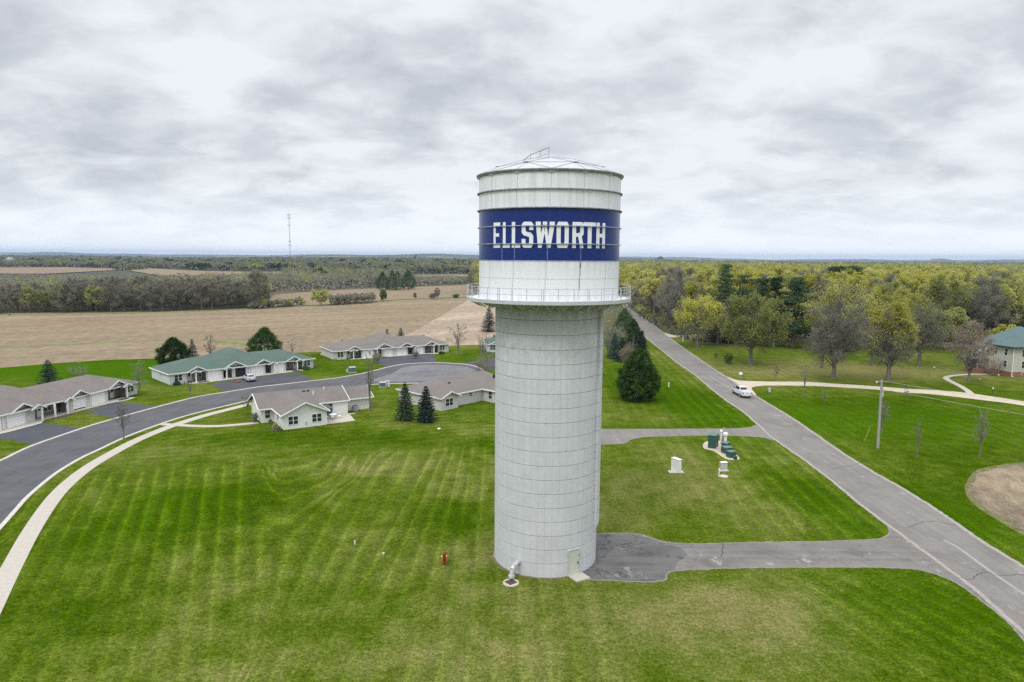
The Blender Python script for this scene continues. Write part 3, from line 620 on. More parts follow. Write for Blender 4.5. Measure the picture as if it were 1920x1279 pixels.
for nm, m, rows in (('plate_seam', M['seam'], (0, 1, 5, 6)), ('plate_seam', M['seamblue'], (2, 3, 4))):
    for r_ in rows:
        for k in range(14): b = MB(); cyl_strip(b, base_a - R(3.6) * (6 - r_) / 6 + 2 * math.pi * k / 14, .055 if r_ in (0, 1, 5, 6) else .04, zl[r_] + .01, zl[r_ + 1] - .01, RT - .01, RT + .006); b.build(nm, m, tw)
b = MB(); b.lathe([(RT - .01, 25.345), (RT + .006, 25.345), (RT + .006, 25.375), (RT - .01, 25.375)], 144); b.build('plate_seam', M['seam'], tw)
b = MB(); b.lathe([(RT - .01, 26.75), (RT + .03, 26.75), (RT + .03, 26.80), (RT - .01, 26.80)], 144); b.build('stiffener_ring', M['ring_light'], tw)
for z, m, p in ((28.08, 'ring_light', .13), (29.47, 'ring_light', .13), (30.89, 'ring_dark', .17), (32.32, 'ring_dark', .17)):
    b = MB(); b.lathe([(RT - .01, z - (.02 if p > .15 else .0)), (RT + p, z - (.02 if p > .15 else .0)), (RT + p, z + .055), (RT + p - .02, z + .055 if p > .15 else z + .03), (RT + p - .02, z + .02), (RT - .01, z + .02)], 144)
    for k in range(84 if p > .15 else 0): cyl_strip(b, 2 * math.pi * k / 84, .03, z - .06, z + .02, RT - .01, RT + p * .55)
    b.build('stiffener_ring', M[m], tw)
b = MB(); a = on_cyl(1088, 495, RT)[0]
cyl_strip(b, a - .001, .05, 25.6, 26.75, RT - .01, RT + .010); cyl_strip(b, a + .004, .09, 26.25, 26.6, RT - .01, RT + .011); cyl_strip(b, a - .006, .04, 24.5, 25.5, RT - .01, RT + .009); b.build('rust_streak', M['rust'], tw)
M['leak'] = simple('pale_leak_streak', (.16, .18, .33), .6, 0, .5, 5)
for px in (941.5, 965, 1026.5, 1089):
    a = on_cyl(px, 470, RT)[0]; b = MB(); cyl_strip(b, a, .06, 26.85, 28.0, RT - .01, RT + .008); b.build('leak_streak', M['leak'], tw)

# lettering: polygons in crop units (x 0..w, y 0 bottom..100 top), wrapped on the tank
def O(w, s, c):  # chamfered ring as strips
    return [[(0, c), (s, c + .3 * s), (s, 100 - c - .3 * s), (0, 100 - c)], [(w - s, c + .3 * s), (w, c), (w, 100 - c), (w - s, 100 - c - .3 * s)], [(0, c), (c, 0), (w - c, 0), (w, c), (w - s, c + .3 * s), (w - s - c * .35, s * .5), (s + c * .35, s * .5), (s, c + .3 * s)],
            [(0, 100 - c), (s, 100 - c - .3 * s), (s + c * .35, 100 - s * .5), (w - s - c * .35, 100 - s * .5), (w - s, 100 - c - .3 * s), (w, 100 - c), (w - c, 100), (c, 100)]]
bx_ = lambda x0, x1, y0, y1: [(x0, y0), (x1, y0), (x1, y1), (x0, y1)]
LT = [  # crop x range of each letter, pieces with x in 0..1
    (233, 277, [bx_(0, .33, 0, 100), bx_(.33, 1, 87, 100), bx_(.33, 1, 0, 13), bx_(.33, .85, 44, 57)]),
    (293, 342, [bx_(.04, .42, 0, 100), bx_(.42, 1, 0, 14)]),
    (352, 411, [bx_(.04, .42, 0, 100), bx_(.42, 1, 0, 14)]),
    (420, 497, [[(0, 12), (.18, 0), (.82, 0), (1, 12), (1, 20), (.66, 20), (.60, 14), (.40, 14), (.34, 20), (0, 20)], bx_(0, .34, 20, 34), bx_(.66, 1, 20, 40), [(1, 40), (1, 46), (.82, 57), (.40, 62), (.34, 66), (0, 66), (0, 58), (.18, 48), (.60, 42), (.66, 40)],
                bx_(0, .34, 66, 84), bx_(.66, 1, 68, 84), [(0, 84), (.34, 84), (.40, 87), (.60, 87), (.66, 84), (1, 84), (1, 90), (.82, 100), (.18, 100), (0, 90)]]),
    (510, 642, [[(.03, 89), (.15, 0), (.33, 0), (.27, 89)], [(.23, 30), (.33, 0), (.33, 0), (.56, 89), (.40, 89)], [(.40, 89), (.56, 89), (.76, 0), (.60, 0)], [(.60, 0), (.78, 0), (.97, 89), (.73, 89)], bx_(.02, .28, 89, 100), bx_(.38, .60, 89, 100), bx_(.72, .98, 89, 100)]),
    (652, 733, 'O'),
    (757, 832, [bx_(0, .32, 0, 100), bx_(.32, .38, 86, 100), bx_(.32, .38, 44, 57), [(.38, 86), (.66, 86), (.68, 84), (1, 84), (1, 91), (.84, 100), (.38, 100)], bx_(.68, 1, 60, 84), [(.38, 44), (.84, 44), (1, 54), (1, 60), (.68, 60), (.66, 57), (.38, 57)], [(.50, 44), (.84, 44), (.98, 12), (.66, 12)], [(.66, 12), (.98, 12), (1, 0), (.68, 0)]]),
    (830, 912, [bx_(.34, .66, 0, 86), bx_(0, 1, 86, 100)]),
    (917, 975, [bx_(0, .34, 0, 100), bx_(.66, 1, 0, 100), bx_(.34, .66, 43, 57)])]
ZL0, ZL1 = 27.79, 29.80
for (x0, x1, pcs), nm in zip(LT, 'ELLSWORTH'):
    A0 = on_cyl(860 + x0 / 3.5528, 440, RT)[0]; A1 = on_cyl(860 + x1 / 3.5528, 440, RT)[0]
    if pcs == 'O': pcs = [[(p[0] / 100, p[1]) for p in q] for q in O(100, 34, 13)]
    bm = bmesh.new()
    for q in pcs:
        vs = [bm.verts.new((p[0], p[1] / 100, 0)) for p in q]
        try: bm.faces.new(vs)
        except ValueError: pass
    bmesh.ops.triangulate(bm, faces=bm.faces[:]); bmesh.ops.remove_doubles(bm, verts=bm.verts[:], dist=1e-5)
    for k in range(1, 12): bmesh.ops.bisect_plane(bm, geom=bm.verts[:] + bm.edges[:] + bm.faces[:], plane_co=(k / 12, 0, 0), plane_no=(1, 0, 0))
    lk = .0026 * nm.count('_')
    for v in bm.verts:
        a = A0 + (A1 - A0) * v.co.x; z = ZL0 + (ZL1 - ZL0) * v.co.y; v.co = ((RT + .008) * math.cos(a), (RT + .008) * math.sin(a), z)
    for fc in bm.faces:
        fc.normal_update(); c = fc.calc_center_median()
        if fc.normal.x * c.x + fc.normal.y * c.y < 0: fc.normal_flip()
    me = bpy.data.meshes.new('letter'); bm.to_mesh(me); bm.free(); me.materials.append(M['letter']); mesh_obj('letter', me, tw)

# dome roof: facetted panels with battens
def dz_(r): return ZE + .12 + (35.40 - ZE - .12) * (1 - (r / 6.18) ** 2) ** 1.0
rings = [[(0, 0, 35.40)]]
NR = 14
for r, n, o in ((2.35, 7, 0), (4.45, 7, math.pi / 7), (6.18, 14, 0)): rings.append([(r * math.cos(base_a + o + 2 * math.pi * i / n), r * math.sin(base_a + o + 2 * math.pi * i / n), dz_(r)) for i in range(n)])
v = [p for rg in rings for p in rg]; f = []; ed = set()
i1, i2, i3 = 1, 8, 15
for i in range(7):
    j = (i + 1) % 7
    f += [(0, i1 + i, i1 + j), (i1 + i, i2 + i, i1 + j), (i1 + j, i2 + i, i2 + j), (i2 + i, i3 + (2 * i + 1) % 14, i3 + (2 * i + 2) % 14), (i2 + i, i3 + (2 * i) % 14, i3 + (2 * i + 1) % 14), (i2 + i, i3 + (2 * i + 2) % 14, i2 + j)]
for t in f:
    for a, c in ((0, 1), (1, 2), (2, 0)): ed.add(tuple(sorted((t[a], t[c]))))
n0 = len(v); v2 = [(x, y, z - .25) for x, y, z in v]
rim = [i3 + k for k in range(14)]
b = MB(); b.add(v + v2, f + [tuple(n0 + q for q in reversed(t)) for t in f] + [(rim[k], rim[(k + 1) % 14], n0 + rim[(k + 1) % 14], n0 + rim[k]) for k in range(14)])
dm = b.build('dome_roof', M['dome'], tw)
b = MB()
for a, c in ed:
    if a >= 15 and c >= 15: continue
    b.beam(Vector(v[a]) + Vector((0, 0, .015)), Vector(v[c]) + Vector((0, 0, .015)), .07, .035)
b.build('dome_batten', M['domerib'], dm)
for p in v[8:15]: b = MB(); b.tube(Vector(p), Vector(p) + Vector((0, 0, .06)), .28, .24, 14); b.build('dome_hub', M['domerib'], dm)
b = MB(); b.lathe([(RT - .02, ZE - .10), (RT + .14, ZE - .06), (6.27, ZE + .06), (6.27, ZE + .13), (6.10, ZE + .16), (RT - .02, ZE + .10)], 14 * 6); b.build('eave_ring', M['ring_dark'], tw)
# stair rail on the dome
b = MB(); Yr = 58.0
def q(cx, cy, Y=Yr): x = 860 + cx / 3.5528; y = 250 + cy / 3.5528; return Vector((XT(x, y, Y) - TX, Y - TY, HT(x, y, Y)))
for dy in (0, .75):
    a, c, e = q(420, 188, Yr + dy), q(480, 142, Yr + dy), q(602, 94, Yr + dy)
    b.path([a, c, e], .04, 6); b.tube(e, q(598, 178, Yr + dy), .028, None, 6)
    b.tube(q(543, 118, Yr + dy), q(543, 180, Yr + dy), .024, None, 6); b.tube(q(480, 142, Yr + dy), q(480, 184, Yr + dy), .024, None, 6)
    b.tube(q(512, 166, Yr + dy), q(592, 136, Yr + dy), .020, None, 6)
b.build('roof_handrail', M['ring_dark'], tw)
b = MB(); p = q(619, 172); b.tube(p - Vector((0, 0, .3)), p + Vector((0, 0, .12)), .06, .06, 8); b.build('roof_vent', M['galv'], tw)
# gallery walkway with rail, brackets
b = MB(); b.lathe([(RT - .02, ZG - .05), (7.10, ZG - .05), (7.10, ZG), (RT - .02, ZG)], 144); b.build('walkway', M['trim'], tw)
b = MB(); b.lathe([(7.08, ZG - .18), (7.13, ZG - .18), (7.13, ZG + .11), (7.08, ZG + .11)], 144); b.build('toe_plate', M['galv'], tw)
b = MB()
for z, r in ((ZG + 1.07, .026), (ZG + .58, .022)):
    pr = [(7.08 + r * math.cos(t), z + r * math.sin(t)) for t in [2 * math.pi * i / 6 for i in range(6)]]; b.lathe(pr, 120)
b.build('guard_rail', M['rail'], tw)
b = MB(); ph0 = on_cyl(1017, 560, 7.08)[0]
for k in range(36):
    for da in ((-.011, .011) if k % 3 == 0 else (0,)):
        b = MB(); a = ph0 + 2 * math.pi * k / 36 + da; b.tube((7.08 * math.cos(a), 7.08 * math.sin(a), ZG - .1), (7.08 * math.cos(a), 7.08 * math.sin(a), ZG + 1.08), .026, None, 6); b.build('rail_post', M['rail'], tw)
b = MB()
for k in range(36):
    a = ph0 + 2 * math.pi * (k + .5) / 36
    P_ = lambda r, z, da=0: (r * math.cos(a + da), r * math.sin(a + da), z)
    b.tube(P_(7.05, ZG - .12, -.06), P_(6.0, ZG - .66), .035, None, 5); b.tube(P_(7.05, ZG - .12, .06), P_(6.0, ZG - .66), .035, None, 5); b.build('walkway_bracket', M['galv'], tw); b = MB()
# door in the foot of the shaft, step, overflow pipe
da, _ = on_cyl(1075.5, 1050, RS)
def rad_T(a, r, z=0): return Matrix.Translation((r * math.cos(a), r * math.sin(a), z)) @ Matrix.Rotation(a + math.pi / 2, 4, 'Z')   # local x along wall, -y outward
M['door'] = simple('door_pale_green_grey', (.50, .52, .45), .5, 0, .04)
b = MB(); b.T = rad_T(da, RS - .02)
for bx in ((-.58, -.50, -.10, .06, .02, 2.34), (.50, .58, -.10, .06, .02, 2.34), (-.50, .50, -.10, .06, 2.26, 2.34)): b.box(*bx)
fr = b.build('door_frame', M['galv'], tw)
b = MB(); b.T = rad_T(da, RS - .02); b.box(-.50, .50, -.06, .05, .03, 2.26); dr = b.build('door', M['door'], tw)
b = MB(); b.T = rad_T(da, RS - .02); b.box(.38, .44, -.13, -.055, 1.0, 1.16); b.box(.50, .56, -.13, -.095, 1.65, 1.8); b.build('door_handle', M['black'], dr)
b = MB(); b.T = rad_T(da + .03, RS + .02); b.box(-.72, .72, -1.25, 0, -.05, .10); b.build('door_step', M['sidewalk'], tw)
oa, _ = on_cyl(972, 1064, RS)
p0 = Vector((RS * math.cos(oa), RS * math.sin(oa), 1.15)); pg = G(959, 1088); pe = Vector((pg.x - TX, pg.y - TY, .45)); dirn = Vector((pe.x - p0.x, pe.y - p0.y, 0)); p1 = p0 + dirn * .72 + Vector((0, 0, -.06))
b = MB(); b.path([p0, p1, p1 + dirn * .18 + Vector((0, 0, -.18)), Vector((pe.x, pe.y, .35))], .19, 14); b.tube((pe.x, pe.y, .28), (pe.x, pe.y, .46), .27, None, 16); b.tube(p0, p0 + dirn * .06, .28, None, 16)
b.build('overflow_pipe', M['galv'], tw, smooth=True)
b = MB(); pq = p0 + (p1 - p0) * .6; b.tube(pq, (pq.x, pq.y, 0), .03, None, 6); b.build('pipe_prop', M['wood'], tw)
b = MB(); c = G(958, 1093); b.T = Matrix.Translation((c.x, c.y, 0)); b.tube((0, 0, -.05), (0, 0, .07), .70, .66, 28); o = b.build('splash_pad', M['concrete']); props(o, 'round concrete splash pad under the overflow pipe of the water tower', 'drain pad')
b = MB(); b.T = Matrix.Translation((c.x, c.y, 0)) @ Matrix.Rotation(R(40), 4, 'Z'); b.box(-.40, .40, -.40, .40, .06, .082); b.build('drain_grate', M['mulch'], o)
# gravel skirt where mowers cannot reach
b = MB(); b.T = Matrix.Translation((TX, TY, 0)); b.lathe([(RS - .1, -.05), (RS + .16, -.05), (RS + .16, .012), (RS - .1, .03)], 90); o = b.build('gravel_edge', M['dirt']); o['kind'] = 'structure'

# ------------------------------------------------------------------ houses
def wallT(x, y, a): return Matrix.Translation((x, y, 0)) @ Matrix.Rotation(a, 4, 'Z')   # local x along the wall, -y outward
def window(par, x, y, a, zc, w, h, twin=True, mull=True):
    """window centred at x,y on a wall whose outward side is local -y after turning by a"""
    T = wallT(x, y, a); b = MB(); b.T = T; f = .07; z0, z1 = zc - h / 2, zc + h / 2
    for q in ((-w / 2 - f, -w / 2, z0 - f, z1 + f), (w / 2, w / 2 + f, z0 - f, z1 + f), (-w / 2, w / 2, z1, z1 + f), (-w / 2, w / 2, z0 - f, z0)): b.box(q[0], q[1], -.05, .02, q[2], q[3])
    if twin: b.box(-.05, .05, -.048, .02, z0, z1)
    if mull: b.box(-w / 2, w / 2, -.042, .02, zc - .025, zc + .025)
    o = b.build('window', M['trim'], par)
    b = MB(); b.T = T; b.box(-w / 2, w / 2, -.022, .015, z0, z1); b.build('pane', M['glass'], o)
def slab_roof(b, pts, th=.10):
    """closed thin roof plane through 3D points"""
    n = len(pts); v = [tuple(p) for p in pts] + [(p[0], p[1], p[2] - th) for p in pts]
    b.add(v, [tuple(range(n)), tuple(range(2 * n - 1, n - 1, -1))] + [(i, n + i, n + (i + 1) % n, (i + 1) % n) for i in range(n)])
def hip(b, x0, x1, y0, y1, ze, zr, rx0=None, rx1=None, along='x', ry0=None, ry1=None):
    """hip roof solid; ridge along x between rx0..rx1 (or along y)"""
    if along == 'x':
        ym = (y0 + y1) / 2; rid = [(rx0, ym, zr), (rx1, ym, zr)]
        f = [(0, 1, 5, 4), (1, 2, 5), (2, 3, 4, 5), (3, 0, 4)]
    else:
        xm = (x0 + x1) / 2; rid = [(xm, ry0, zr), (xm, ry1, zr)]
        f = [(0, 1, 4), (1, 2, 5, 4), (2, 3, 5), (3, 0, 4, 5)]
    v = [(x0, y0, ze), (x1, y0, ze), (x1, y1, ze), (x0, y1, ze)] + rid
    b.add(v, f + [(3, 2, 1, 0)])
def eaves(b, x0, x1, y0, y1, ze, skip='', w=.13, h=.17):
    if 'f' not in skip: b.box(x0 - .02, x1 + .02, y0 - .03, y0 + w - .03, ze - h, ze + .02)
    if 'b' not in skip: b.box(x0 - .02, x1 + .02, y1 - w + .03, y1 + .03, ze - h, ze + .02)
    if 'l' not in skip: b.box(x0 - .03, x0 + w - .03, y0 + w - .03, y1 - w + .03, ze - h, ze + .018)
    if 'r' not in skip: b.box(x1 - w + .03, x1 + .03, y0 + w - .03, y1 - w + .03, ze - h, ze + .018)
def gable(rb, tb, wb, xc, hw, y0, y1, ze, sl, wall_y=None):
    """gable running back from the front: roof slabs, white rake boards, triangular wall"""
    zr = ze + hw * sl
    slab_roof(rb, [(xc - hw, y0, ze), (xc, y0, zr), (xc, y1, zr), (xc - hw, y1, ze)], .09); slab_roof(rb, [(xc, y0, zr), (xc + hw, y0, ze), (xc + hw, y1, ze), (xc, y1, zr)], .09)
    for s_ in (-1, 1): tb.beam((xc + s_ * (hw + .03), y0 - .03, ze - .06), (xc - s_ * .02, y0 - .03 - .002 * (s_ > 0), zr - .04), .07, .21)
    if wb is not None:
        wy = y0 + .40 if wall_y is None else wall_y
        v = [(xc - hw + .15, wy, ze - .12), (xc + hw - .15, wy, ze - .12), (xc, wy, zr - .10)]; v += [(p[0], wy + .12, p[2]) for p in v]
        wb.add(v, [(0, 1, 2), (5, 4, 3), (0, 3, 4, 1), (1, 4, 5, 2), (2, 5, 3, 0)])
    return zr
ZW = 2.36
def garage_door(par, x0, x1, y, z1=2.0, open_=0, name='garage_door'):
    b = MB()
    if open_ < 1:
        n = 4; z0 = z1 * open_
        for k in range(n):
            a = z0 + (z1 - z0) * k / n + .012; c = z0 + (z1 - z0) * (k + 1) / n - .012
            b.box(x0, x1, y - .035, y + .05, a, c)
        b.box(x0, x1, y - .015, y + .04, z0, z1)
        b.build(name, M['white'], par)
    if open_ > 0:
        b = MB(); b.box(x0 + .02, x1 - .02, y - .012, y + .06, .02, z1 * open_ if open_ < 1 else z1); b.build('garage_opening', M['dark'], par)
    b = MB(); f = .09; b.box(x0 - f, x0, y - .05, y + .04, 0.02, z1 + f); b.box(x1, x1 + f, y - .05, y + .04, 0.02, z1 + f); b.box(x0, x1, y - .05, y + .04, z1, z1 + f); b.build('garage_door_frame', M['trim'], par)
def row_house(name, A, ang, L_, depth, wallm, roofm, feats, centre, label, wing_ridge=4.55, stone=False, side_win=True, group=None, mirror=False):
    h = empty(name, (A[0], A[1], 0), ang, label, 'house', group)
    # footprint with porch recesses
    rec = sorted([(a, c, d) for k, a, c, d in feats if k == 'recess']); poly = [(0, 0)]
    for a, c, d in rec: poly += [(a, 0), (a, d), (c, d), (c, 0)]
    poly += [(L_, 0), (L_, depth), (0, depth)]; poly = [p for i, p in enumerate(poly) if p != poly[i - 1]]
    b = MB(); b.prism(poly, -.3, ZW); b.build('wall', wallm, h)
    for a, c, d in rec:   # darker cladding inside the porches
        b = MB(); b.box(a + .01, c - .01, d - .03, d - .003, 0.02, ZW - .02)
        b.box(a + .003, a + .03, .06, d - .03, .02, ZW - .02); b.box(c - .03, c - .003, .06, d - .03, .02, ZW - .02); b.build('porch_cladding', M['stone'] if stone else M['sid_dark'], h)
    ov = .42; r = MB(); t = MB(); w = MB(); c0, c1, cb = centre; cm = (c0 + c1) / 2
    run = (depth + 2 * ov) / 2
    hip(r, -ov, cm, -ov, depth + ov, ZW, wing_ridge, -ov + run, cm - 1); hip(r, cm, L_ + ov, -ov, depth + ov, ZW - .003, wing_ridge - .003, cm + 1, L_ + ov - run)
    hip(r, c0 - .25, c1 + .25, -ov - .22, cb, ZW + .004, 5.45, along='y', ry0=6.2, ry1=cb - 5.8)
    eaves(t, -ov, L_ + ov, -ov, depth + ov, ZW); t.box(c0 - .25, c1 + .25, -ov - .26, -ov - .12, ZW - .165, ZW + .024)
    for k, a, c, d in feats:
        if k == 'gable': w = MB(); gable(r, t, w, (a + c) / 2, (c - a) / 2, -d, 5.2 if c - a > 3.6 else 3.0, ZW - .05 if c - a > 3.6 else ZW - .14, .50 if c - a > 3.6 else .46, .03 if c - a > 3.6 else -d + .25); w.build('gable_wall', wallm, h)
    r.build('roof', roofm, h); t.build('fascia', M['trim'], h)
    for k, a, c, d in feats:
        if k == 'garage': garage_door(h, a, c, -.02, 2.0, d)
        if k == 'window': window(h, (a + c) / 2, d if d else -.01, 0, 1.33, c - a, 1.25)
        if k == 'door': b = MB(); b.box(a, c, d - .08, d + .02, .05, 2.05); o = b.build('door', M['white'], h); b = MB(); b.box(a + .25, c - .25, d - .1, d - .07, 1.1, 1.85); b.build('pane', M['glass'], o)
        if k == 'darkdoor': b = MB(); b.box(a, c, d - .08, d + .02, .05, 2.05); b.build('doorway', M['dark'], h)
        if k == 'column': b = MB(); b.box(a - .11, a + .11, -d - .11, -d + .11, -.1, ZW - .12); b.build('porch_column', M['trim'], h)
        if k == 'downspout': b = MB(); b.box(a - .06, a + .06, -.13, -.01, .1, ZW - .1); b.box(a - .06, a + .06, -.5, -.13, .06, .16); b.build('downspout', M['trim'], h)
        if k == 'bed': b = MB(); b.T = Matrix.Translation(((a + c) / 2, -d, 0)) @ Matrix.Scale((c - a) / 2, 4, (1, 0, 0)) @ Matrix.Scale(.6, 4, (0, 1, 0)); b.tube((0, 0, -.02), (0, 0, .10), 1, .9, 18); o = b.build('flower_bed', M['mulch'], h)
    b = MB(); b.box(-.02, .02 + L_, -.02, -.0, -.1, .14)
    window(h, -.01, depth * .45, -math.pi / 2, 1.75, .5, .8, False)
    b = MB()
    for a, y in ((L_ * .13, depth * .6), (L_ * .5, depth * .75), (L_ * .86, depth * .62)): b.box(a, a + .4, y, y + .3, 3.6, 4.35)
    b.build('roof_vent', M['black'], h)
    return h
def std(L_=33.0):
    f = [('window', .95, 2.45, 0), ('recess', 3.4, 7.4, 1.6), ('gable', 3.3, 7.7, .55), ('gable', 3.9, 5.9, 1.3), ('column', 4.9, 4.9, 1.15), ('window', 5.6, 7.0, 1.59), ('door', 4.0, 4.9, 1.6), ('garage', 7.9, 10.6, 0),
         ('recess', 11.1, 13.0, 1.7), ('gable', 11.0, 16.3, .6), ('gable', 10.8, 13.0, 1.25), ('column', 11.4, 11.4, 1.1), ('darkdoor', 11.7, 12.5, 1.7), ('garage', 13.7, 16.1, 0), ('downspout', 16.9, 16.9, 0), ('garage', 17.5, 20.1, 0),
         ('gable', 17.9, 22.3, .6), ('gable', 20.9, 23.1, 1.25), ('recess', 20.7, 22.1, 1.7), ('darkdoor', 20.9, 21.7, 1.7), ('column', 22.4, 22.4, 1.1), ('garage', 22.7, 25.0, 0),
         ('recess', 25.7, 29.8, 1.6), ('gable', 25.4, 29.8, .55), ('gable', 27.5, 29.7, 1.3), ('column', 28.0, 28.0, 1.15), ('window', 26.0, 27.4, 1.59), ('door', 28.3, 29.1, 1.6), ('window', 30.3, 31.8, 0)]
    return f
AG = R(44.7)
fg = [(k, a, c, 1 if (k == 'garage' and 13 < a < 14) else d) for k, a, c, d in std()]
gh = row_house('row_house', (-71.3, 140.2), AG, 32.7, 11.4, M['sid_blue'], M['sh_green'], fg + [('bed', 5.0, 7.6, 1.4), ('bed', 26.4, 28.6, 1.3)], (11, 22.9, 17), 'pale blue-grey row house with green shingle roof and the silver sedan in front', stone=True)
rh = row_house('row_house', (-46.3, 175.7), R(31.5), 33.1, 11.4, M['sid_grey'], M['sh_brown'], std() + [('bed', 11.6, 14.0, 1.4)], (11, 22.9, 17), 'grey row house with brown roof farthest back, at the head of the turning circle')
Ll = 39.2; dirl = Vector((math.cos(R(79)), math.sin(R(79)))); Al = Vector((-78.5, 103.9)) + dirl * (27.8 - Ll)
m_ = lambda v: Ll - v
fl = [('window', m_(2.7), m_(1.0), 0), ('recess', m_(7.4), m_(3.0), 1.6), ('gable', m_(7.7), m_(2.7), .55), ('gable', m_(4.9), m_(2.6), 1.3), ('column', m_(4.0), 0, 1.15), ('door', m_(5.2), m_(4.2), 1.6), ('window', m_(7.1), m_(5.7), 1.59), ('garage', m_(11.2), m_(8.3), 0), ('downspout', m_(11.6), 0, 0),
      ('gable', m_(16.4), m_(11.9), .6), ('garage', m_(15.3), m_(12.7), .1), ('recess', m_(22.9), m_(16.6), 1.7), ('gable', m_(18.2), m_(16.0), 1.25), ('column', m_(17.6), 0, 1.1), ('column', m_(20.1), 0, 1.1), ('column', m_(22.6), 0, 1.1), ('window', m_(19.6), m_(18.0), 1.69), ('door', m_(20.9), m_(20.0), 1.7), ('window', m_(22.6), m_(21.2), 1.69),
      ('gable', m_(27.6), m_(23.0), .6), ('gable', m_(24.6), m_(21.8), 1.25), ('garage', m_(27.8), m_(24.8), 0), ('downspout', m_(28.6), 0, 0), ('garage', m_(31.8), m_(29.0), 0), ('recess', m_(36.4), m_(32.4), 1.6), ('gable', m_(36.7), m_(32.1), .55), ('window', m_(38.4), m_(37), 0), ('bed', m_(6.6), m_(3.8), 1.4), ('bed', m_(21.8), m_(17.0), 1.9)]
lh = row_house('row_house', Al, R(79), Ll, 11.4, M['sid_grey'], M['sh_brown'], fl, (m_(27.6), m_(16.2), 17), 'long grey row house with brown roof at the left edge, cut by the photo frame')
b4 = Vector(G(914.5, 660.5))
row_house('row_house', b4, R(8), 17.5, 9.5, M['sid_white'], M['sh_green'], [('window', .7, 2.3, 0), ('gable', .2, 3.8, .5), ('garage', 5.5, 8, 0), ('window', 12, 13.4, 0)], (5, 12, 10.5), 'white house with a green-grey roof, mostly hidden behind the tower shaft')
# concrete aprons before the garages (world placed from the house frames)
def local(o, pts):
    c, s_ = math.cos(o.rotation_euler.z), math.sin(o.rotation_euler.z); return [Vector((o.location.x + p[0] * c - p[1] * s_, o.location.y + p[0] * s_ + p[1] * c)) for p in pts]
sheet('apron', local(gh, [(3.0, -.05), (3.2, -1.4), (6.2, -2.5), (8.0, -2.0), (29.0, -1.9), (30.3, -1.3), (30.6, -.05), (17, 1.8), (10, 1.8)]), .028, M['concrete'])
sheet('apron', local(rh, [(3.6, -.05), (4.2, -1.3), (9, -1.6), (25.6, -1.1), (28, -2.4), (29.6, -1.8), (29.6, -.05), (17, 1.8), (10, 1.8)]), .028, M['concrete'])
sheet('apron', local(lh, [(m_(33), -1.4), (m_(30), -2.2), (m_(24), -2.3), (m_(22.2), -.9), (m_(17), -1.2), (m_(8.5), -1.5), (m_(5.6), -2.6), (m_(3.2), -2.4), (m_(3.6), -.05), (m_(12), 1.8), (m_(22), 1.8), (m_(30), .5)]), .028, M['concrete'])

# the duplex by the lawn, seen from behind
dp = empty('duplex_house', (-35.5, 103.9, 0), R(31.9), 'cream single-storey house with brown roof, its gable end facing the tower lawn', 'house')
b = MB(); b.prism([(0, 0), (6.8, 0), (6.8, 6.0), (12.2, 6.0), (12.2, 14), (-2.0, 14), (-2.0, 6.3), (0, 6.3)], -.3, ZW + .02); b.prism([(12.2, 8.0), (17.1, 8.0), (17.1, 14), (12.2, 14)], -.3, ZW - .1)
b.add([(0.0, 0.0, ZW), (6.8, 0.0, ZW), (3.4, 0.0, 3.86), (0, .2, ZW), (6.8, .2, ZW), (3.4, .2, 3.86)], [(0, 1, 2), (5, 4, 3), (0, 3, 4, 1), (1, 4, 5, 2), (2, 5, 3, 0)])
b.add([(-2.0, 6.2, ZW), (-2.0, 14, ZW), (-2.0, 10.1, 4.0), (-1.9, 6.2, ZW), (-1.9, 14, ZW), (-1.9, 10.1, 4.0)], [(2, 1, 0), (3, 4, 5), (0, 1, 4, 3), (1, 2, 5, 4), (2, 0, 3, 5)])
b.build('wall', M['sid_cream'], dp)
r = MB(); t = MB()
slab_roof(r, [(-2.5, 5.8, 2.38), (12.6, 5.8, 2.38), (12.6, 10.1, 4.28), (-2.5, 10.1, 4.28)]); slab_roof(r, [(-2.5, 14.4, 2.38), (-2.5, 10.1, 4.28), (12.6, 10.1, 4.28), (12.6, 14.4, 2.38)])
slab_roof(r, [(-.45, -.45, 2.36), (3.4, -.45, 4.12), (3.4, 9.9, 4.12), (-.45, 9.9, 2.36)]); slab_roof(r, [(7.25, -.45, 2.36), (7.25, 9.9, 2.36), (3.4, 9.9, 4.12), (3.4, -.45, 4.12)])
slab_roof(r, [(12.65, 7.5, 2.15), (17.5, 7.5, 2.15), (17.5, 11, 3.72), (12.65, 11, 3.72)]); slab_roof(r, [(12.65, 14.4, 2.15), (12.65, 11, 3.72), (17.5, 11, 3.72), (17.5, 14.4, 2.15)])
r.build('roof', M['sh_brown'], dp)
for a, c in (((-.48, -.48, 2.28), (3.38, -.48, 4.05)), ((7.28, -.48, 2.28), (3.42, -.482, 4.05)), ((-2.53, 5.75, 2.30), (-2.53, 10.1, 4.2)), ((-2.53, 14.45, 2.30), (-2.532, 10.1, 4.2)), ((12.62, 5.75, 2.30), (12.62, 10.1, 4.2)), ((17.53, 7.45, 2.07), (17.53, 11, 3.65)),
             ((-.48, -.4, 2.29), (-.48, 5.8, 2.29)), ((7.28, -.4, 2.29), (7.28, 5.8, 2.29)), ((7.3, 5.77, 2.30), (12.6, 5.77, 2.30)), ((-2.5, 5.77, 2.30), (-.5, 5.77, 2.30)), ((12.65, 7.47, 2.07), (17.5, 7.47, 2.07))): t.beam(a, c, .09, .18)
t.build('fascia', M['trim'], dp)
window(dp, 1.5, -.01, 0, 1.36, 1.45, 1.25); window(dp, 5.2, -.01, 0, 1.36, 1.45, 1.25); window(dp, -1.0, 6.29, 0, 1.4, .8, 1.3, False); window(dp, -.01, 3.6, -math.pi / 2, 1.4, .9, 1.1, False)
